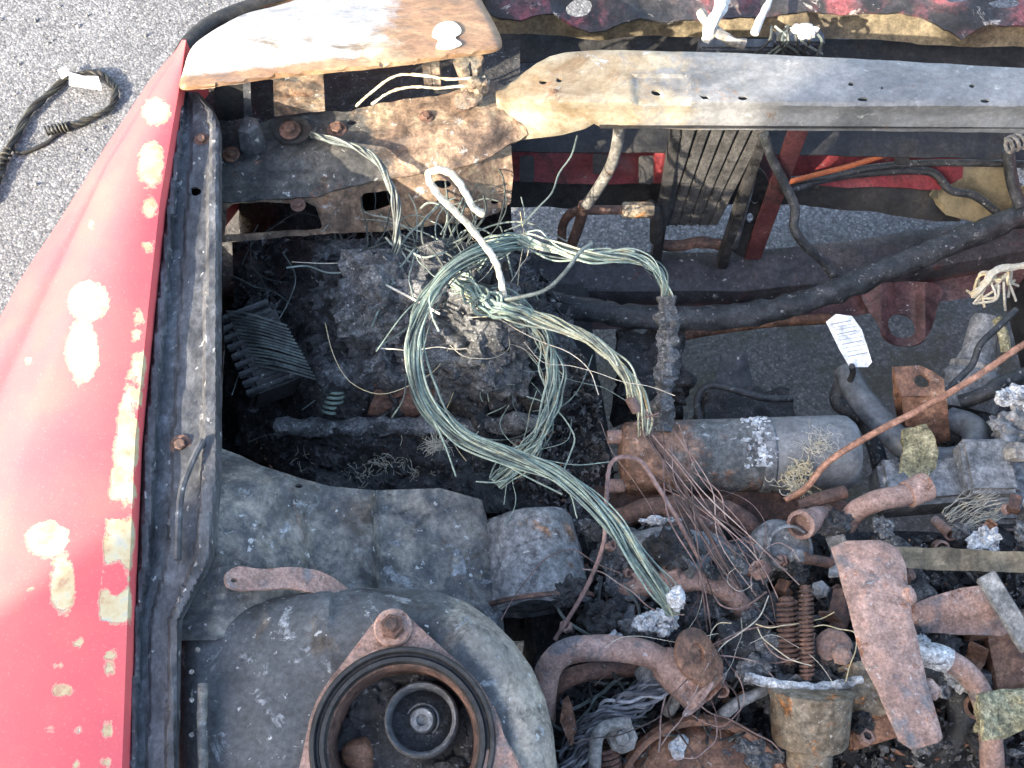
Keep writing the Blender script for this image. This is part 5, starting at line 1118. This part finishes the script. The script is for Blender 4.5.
# water outlet casting with clamp
wo = thing("water_outlet", "grey cast water outlet with a bright clamp behind the copper pipe", "outlet", P(975, 400, .36))
a = P(985, 322, .50); b = P(965, 410, .44); axw = (b - a).normalized(); L = (b - a).length
mb = MB(); mb.lathe(a, axw, [(.018, -.01), (.022, .0), (.025, L * .35), (.032, L * .5), (.046, L * .62), (.050, L), (.02, L * 1.05)], 32); mb.build("outlet_body", M['grey'], wo, sharp=35)
mb = MB(); mb.lathe(a, axw, [(.034, L * .47), (.037, L * .48), (.037, L * .56), (.035, L * .57)], 32, caps=False); mb.build("hose_clamp", M['palehose'], wo, sharp=30)
mb = MB(); mb.tube(catmull([P(996, 318, .52), P(1003, 334, .51), P(1006, 352, .50)], 5), .008, 8); mb.build("side_lug", M['olive'], wo)
pipe("ignition_lead", "thin black lead running beside the cast water outlet", "lead", [(1016, 310, .56), (995, 330, .56), (980, 345, .555), (972, 365, .54), (955, 382, .53), (944, 392, .52)], .005, M['rubber'])
pipe("vacuum_hose", "dark hose crossing under the water outlet at right", "hose", [(960, 402, .50), (985, 394, .52), (1003, 382, .525), (1040, 370, .52)], .011, M['rubber'])
tf = MB(); 
rnd = random.Random(5)
for i in range(16):
    u, v = 990 + rnd.uniform(-5, 25), 276 + rnd.uniform(-6, 10); tf.tube(catmull([P(u, v, .52), P(u + rnd.uniform(-20, 6), v + rnd.uniform(0, 16), .51), P(u + rnd.uniform(-28, 12), v + rnd.uniform(8, 30), .49)], 5), .0022, 5, True, rnd.random())
tf.tube(catmull([P(972, 296, .50), P(985, 284, .52), P(995, 272, .53), P(1024, 266, .53), P(1060, 270, .53)], 6), .006, 7, True, .6, .5, 80)
tag(tf.build("melted_harness", M['fibre']), "pale melted wiring drips hanging over the crossmember at right", "wiring")
mb = MB(); mb.blob(P(1018, 398, .58), .03, .02, .012, .9, 45, 4); tag(mb.build("foil_scrap", M['white']), "crumpled silvery foil scrap at the right edge", "foil")
mb = MB(); mb.blob(P(1015, 430, .565), .035, .03, .02, .9, 40, 4); tag(mb.build("foil_scrap", M['grey']), "crumpled grey metal scrap under the silvery foil", "foil")
mb = MB(); roughbox(mb, P(1000, 425, .42), .09, .05, .05, .02, 24, 12); mb.build("thermostat_housing", M['char'], eng)
# plate and lead seen behind the starter
mb = MB(); sheet(mb, [(722, 352), (746, 350), (752, 378), (753, 412), (728, 414), (712, 400)], lambda u, v: .40 - .0008 * (v - 350), .004, step=5, dent=.006, df=30); tag(mb.build("grey_shield", M['rail']), "blue-grey sheet shield standing behind the starter motor", "shield")
pipe("sensor_lead", "thin dark lead looping behind the starter motor", "lead", [(700, 420, .47), (697, 402, .48), (704, 388, .49), (720, 386, .495), (745, 393, .495), (765, 398, .49), (792, 399, .48)], .0055, M['rubber'])
mb = MB(); roughbox(mb, P(650, 375, .38), .05, .06, .05, .025, 26, 12); mb.build("engine_mount", M['char'], eng)
mb = MB(); roughbox(mb, P(745, 415, .36), .07, .03, .04, .015, 26, 12); mb.build("mount_foot", M['char'], eng)

# ================================================================== GROUND CABLE (upper left)
rp_ = thing("strap_rope", "dark rope looped on the asphalt left of the fender", "rope", P(70, 110, 0))
def gz(pts, h=.012): return [P(u, v, h) for u, v in pts]
pth = catmull(gz([(-14, 205), (0, 172), (9, 148), (26, 118), (45, 97), (66, 79), (80, 74), (97, 73), (108, 79), (115, 90), (113, 103), (101, 114), (84, 121), (70, 126), (56, 130)]), 10)
mb = MB(); strands(mb, pth, 8, .0058, .0034, 9, 0, 3, 6, (.0, .8), 1.0); mb.build("rope_loop", M['rope'], rp_)
mb = MB(); a = P(46, 131, .014); b = P(70, 126, .014); spring(mb, a, b, .0095, .0026, 7); mb.build("wound_end", M['rope'], rp_)
mb = MB(); mb.tube(catmull(gz([(58, 134), (48, 142), (36, 148), (22, 153), (14, 150), (13, 143), (20, 132)], .006), 8), .0045, 8, True, .2); mb.build("thin_tail", M['rope'], rp_)
mb = MB(); spring(mb, P(-8, 178, .016), P(9, 150, .016), .010, .0028, 6); mb.build("hook_wrap", M['rope'], rp_)
mb = MB(); sheet(mb, [(69, 72), (84, 76), (98, 76), (102, 90), (86, 88), (69, 85)], lambda u, v: .030 + .004 * math.sin(u * .12), .001, step=4); tag(mb.build("paper_tag", M['tagw']), "white paper tag lying on the rope loop", "tag")
mb = MB(); sheet(mb, [(57, 70), (66, 66), (70, 74), (62, 79)], lambda u, v: .026, .001, step=4); mb.build("rope_tab", M['tagw'], rp_)

# loose grit and ash crumbs on the pavement beside the car
rnd = random.Random(12); mb = MB()
for i in range(420):
    x, y = rnd.uniform(-1.6, -.35), rnd.uniform(.9, 2.2); r0 = rnd.choice((.002, .003, .003, .004, .006)); c = Vector((x, y, r0 * .4)); q = [c + Vector((rnd.uniform(.6, 1.2) * r0 * a_, rnd.uniform(.6, 1.2) * r0 * b_, rnd.uniform(.5, 1) * r0 * c_)) for a_, b_, c_ in ((1, 0, 0), (0, 1, 0), (-1, 0, 0), (0, -1, 0), (0, 0, 1), (0, 0, -1))]
    mb.add(q, [(0, 1, 4), (1, 2, 4), (2, 3, 4), (3, 0, 4), (1, 0, 5), (2, 1, 5), (3, 2, 5), (0, 3, 5)])
tag(mb.build("loose_grit", M['grit'], None, smooth=False), "loose grit scattered on the asphalt beside the car", "grit", kind="stuff")
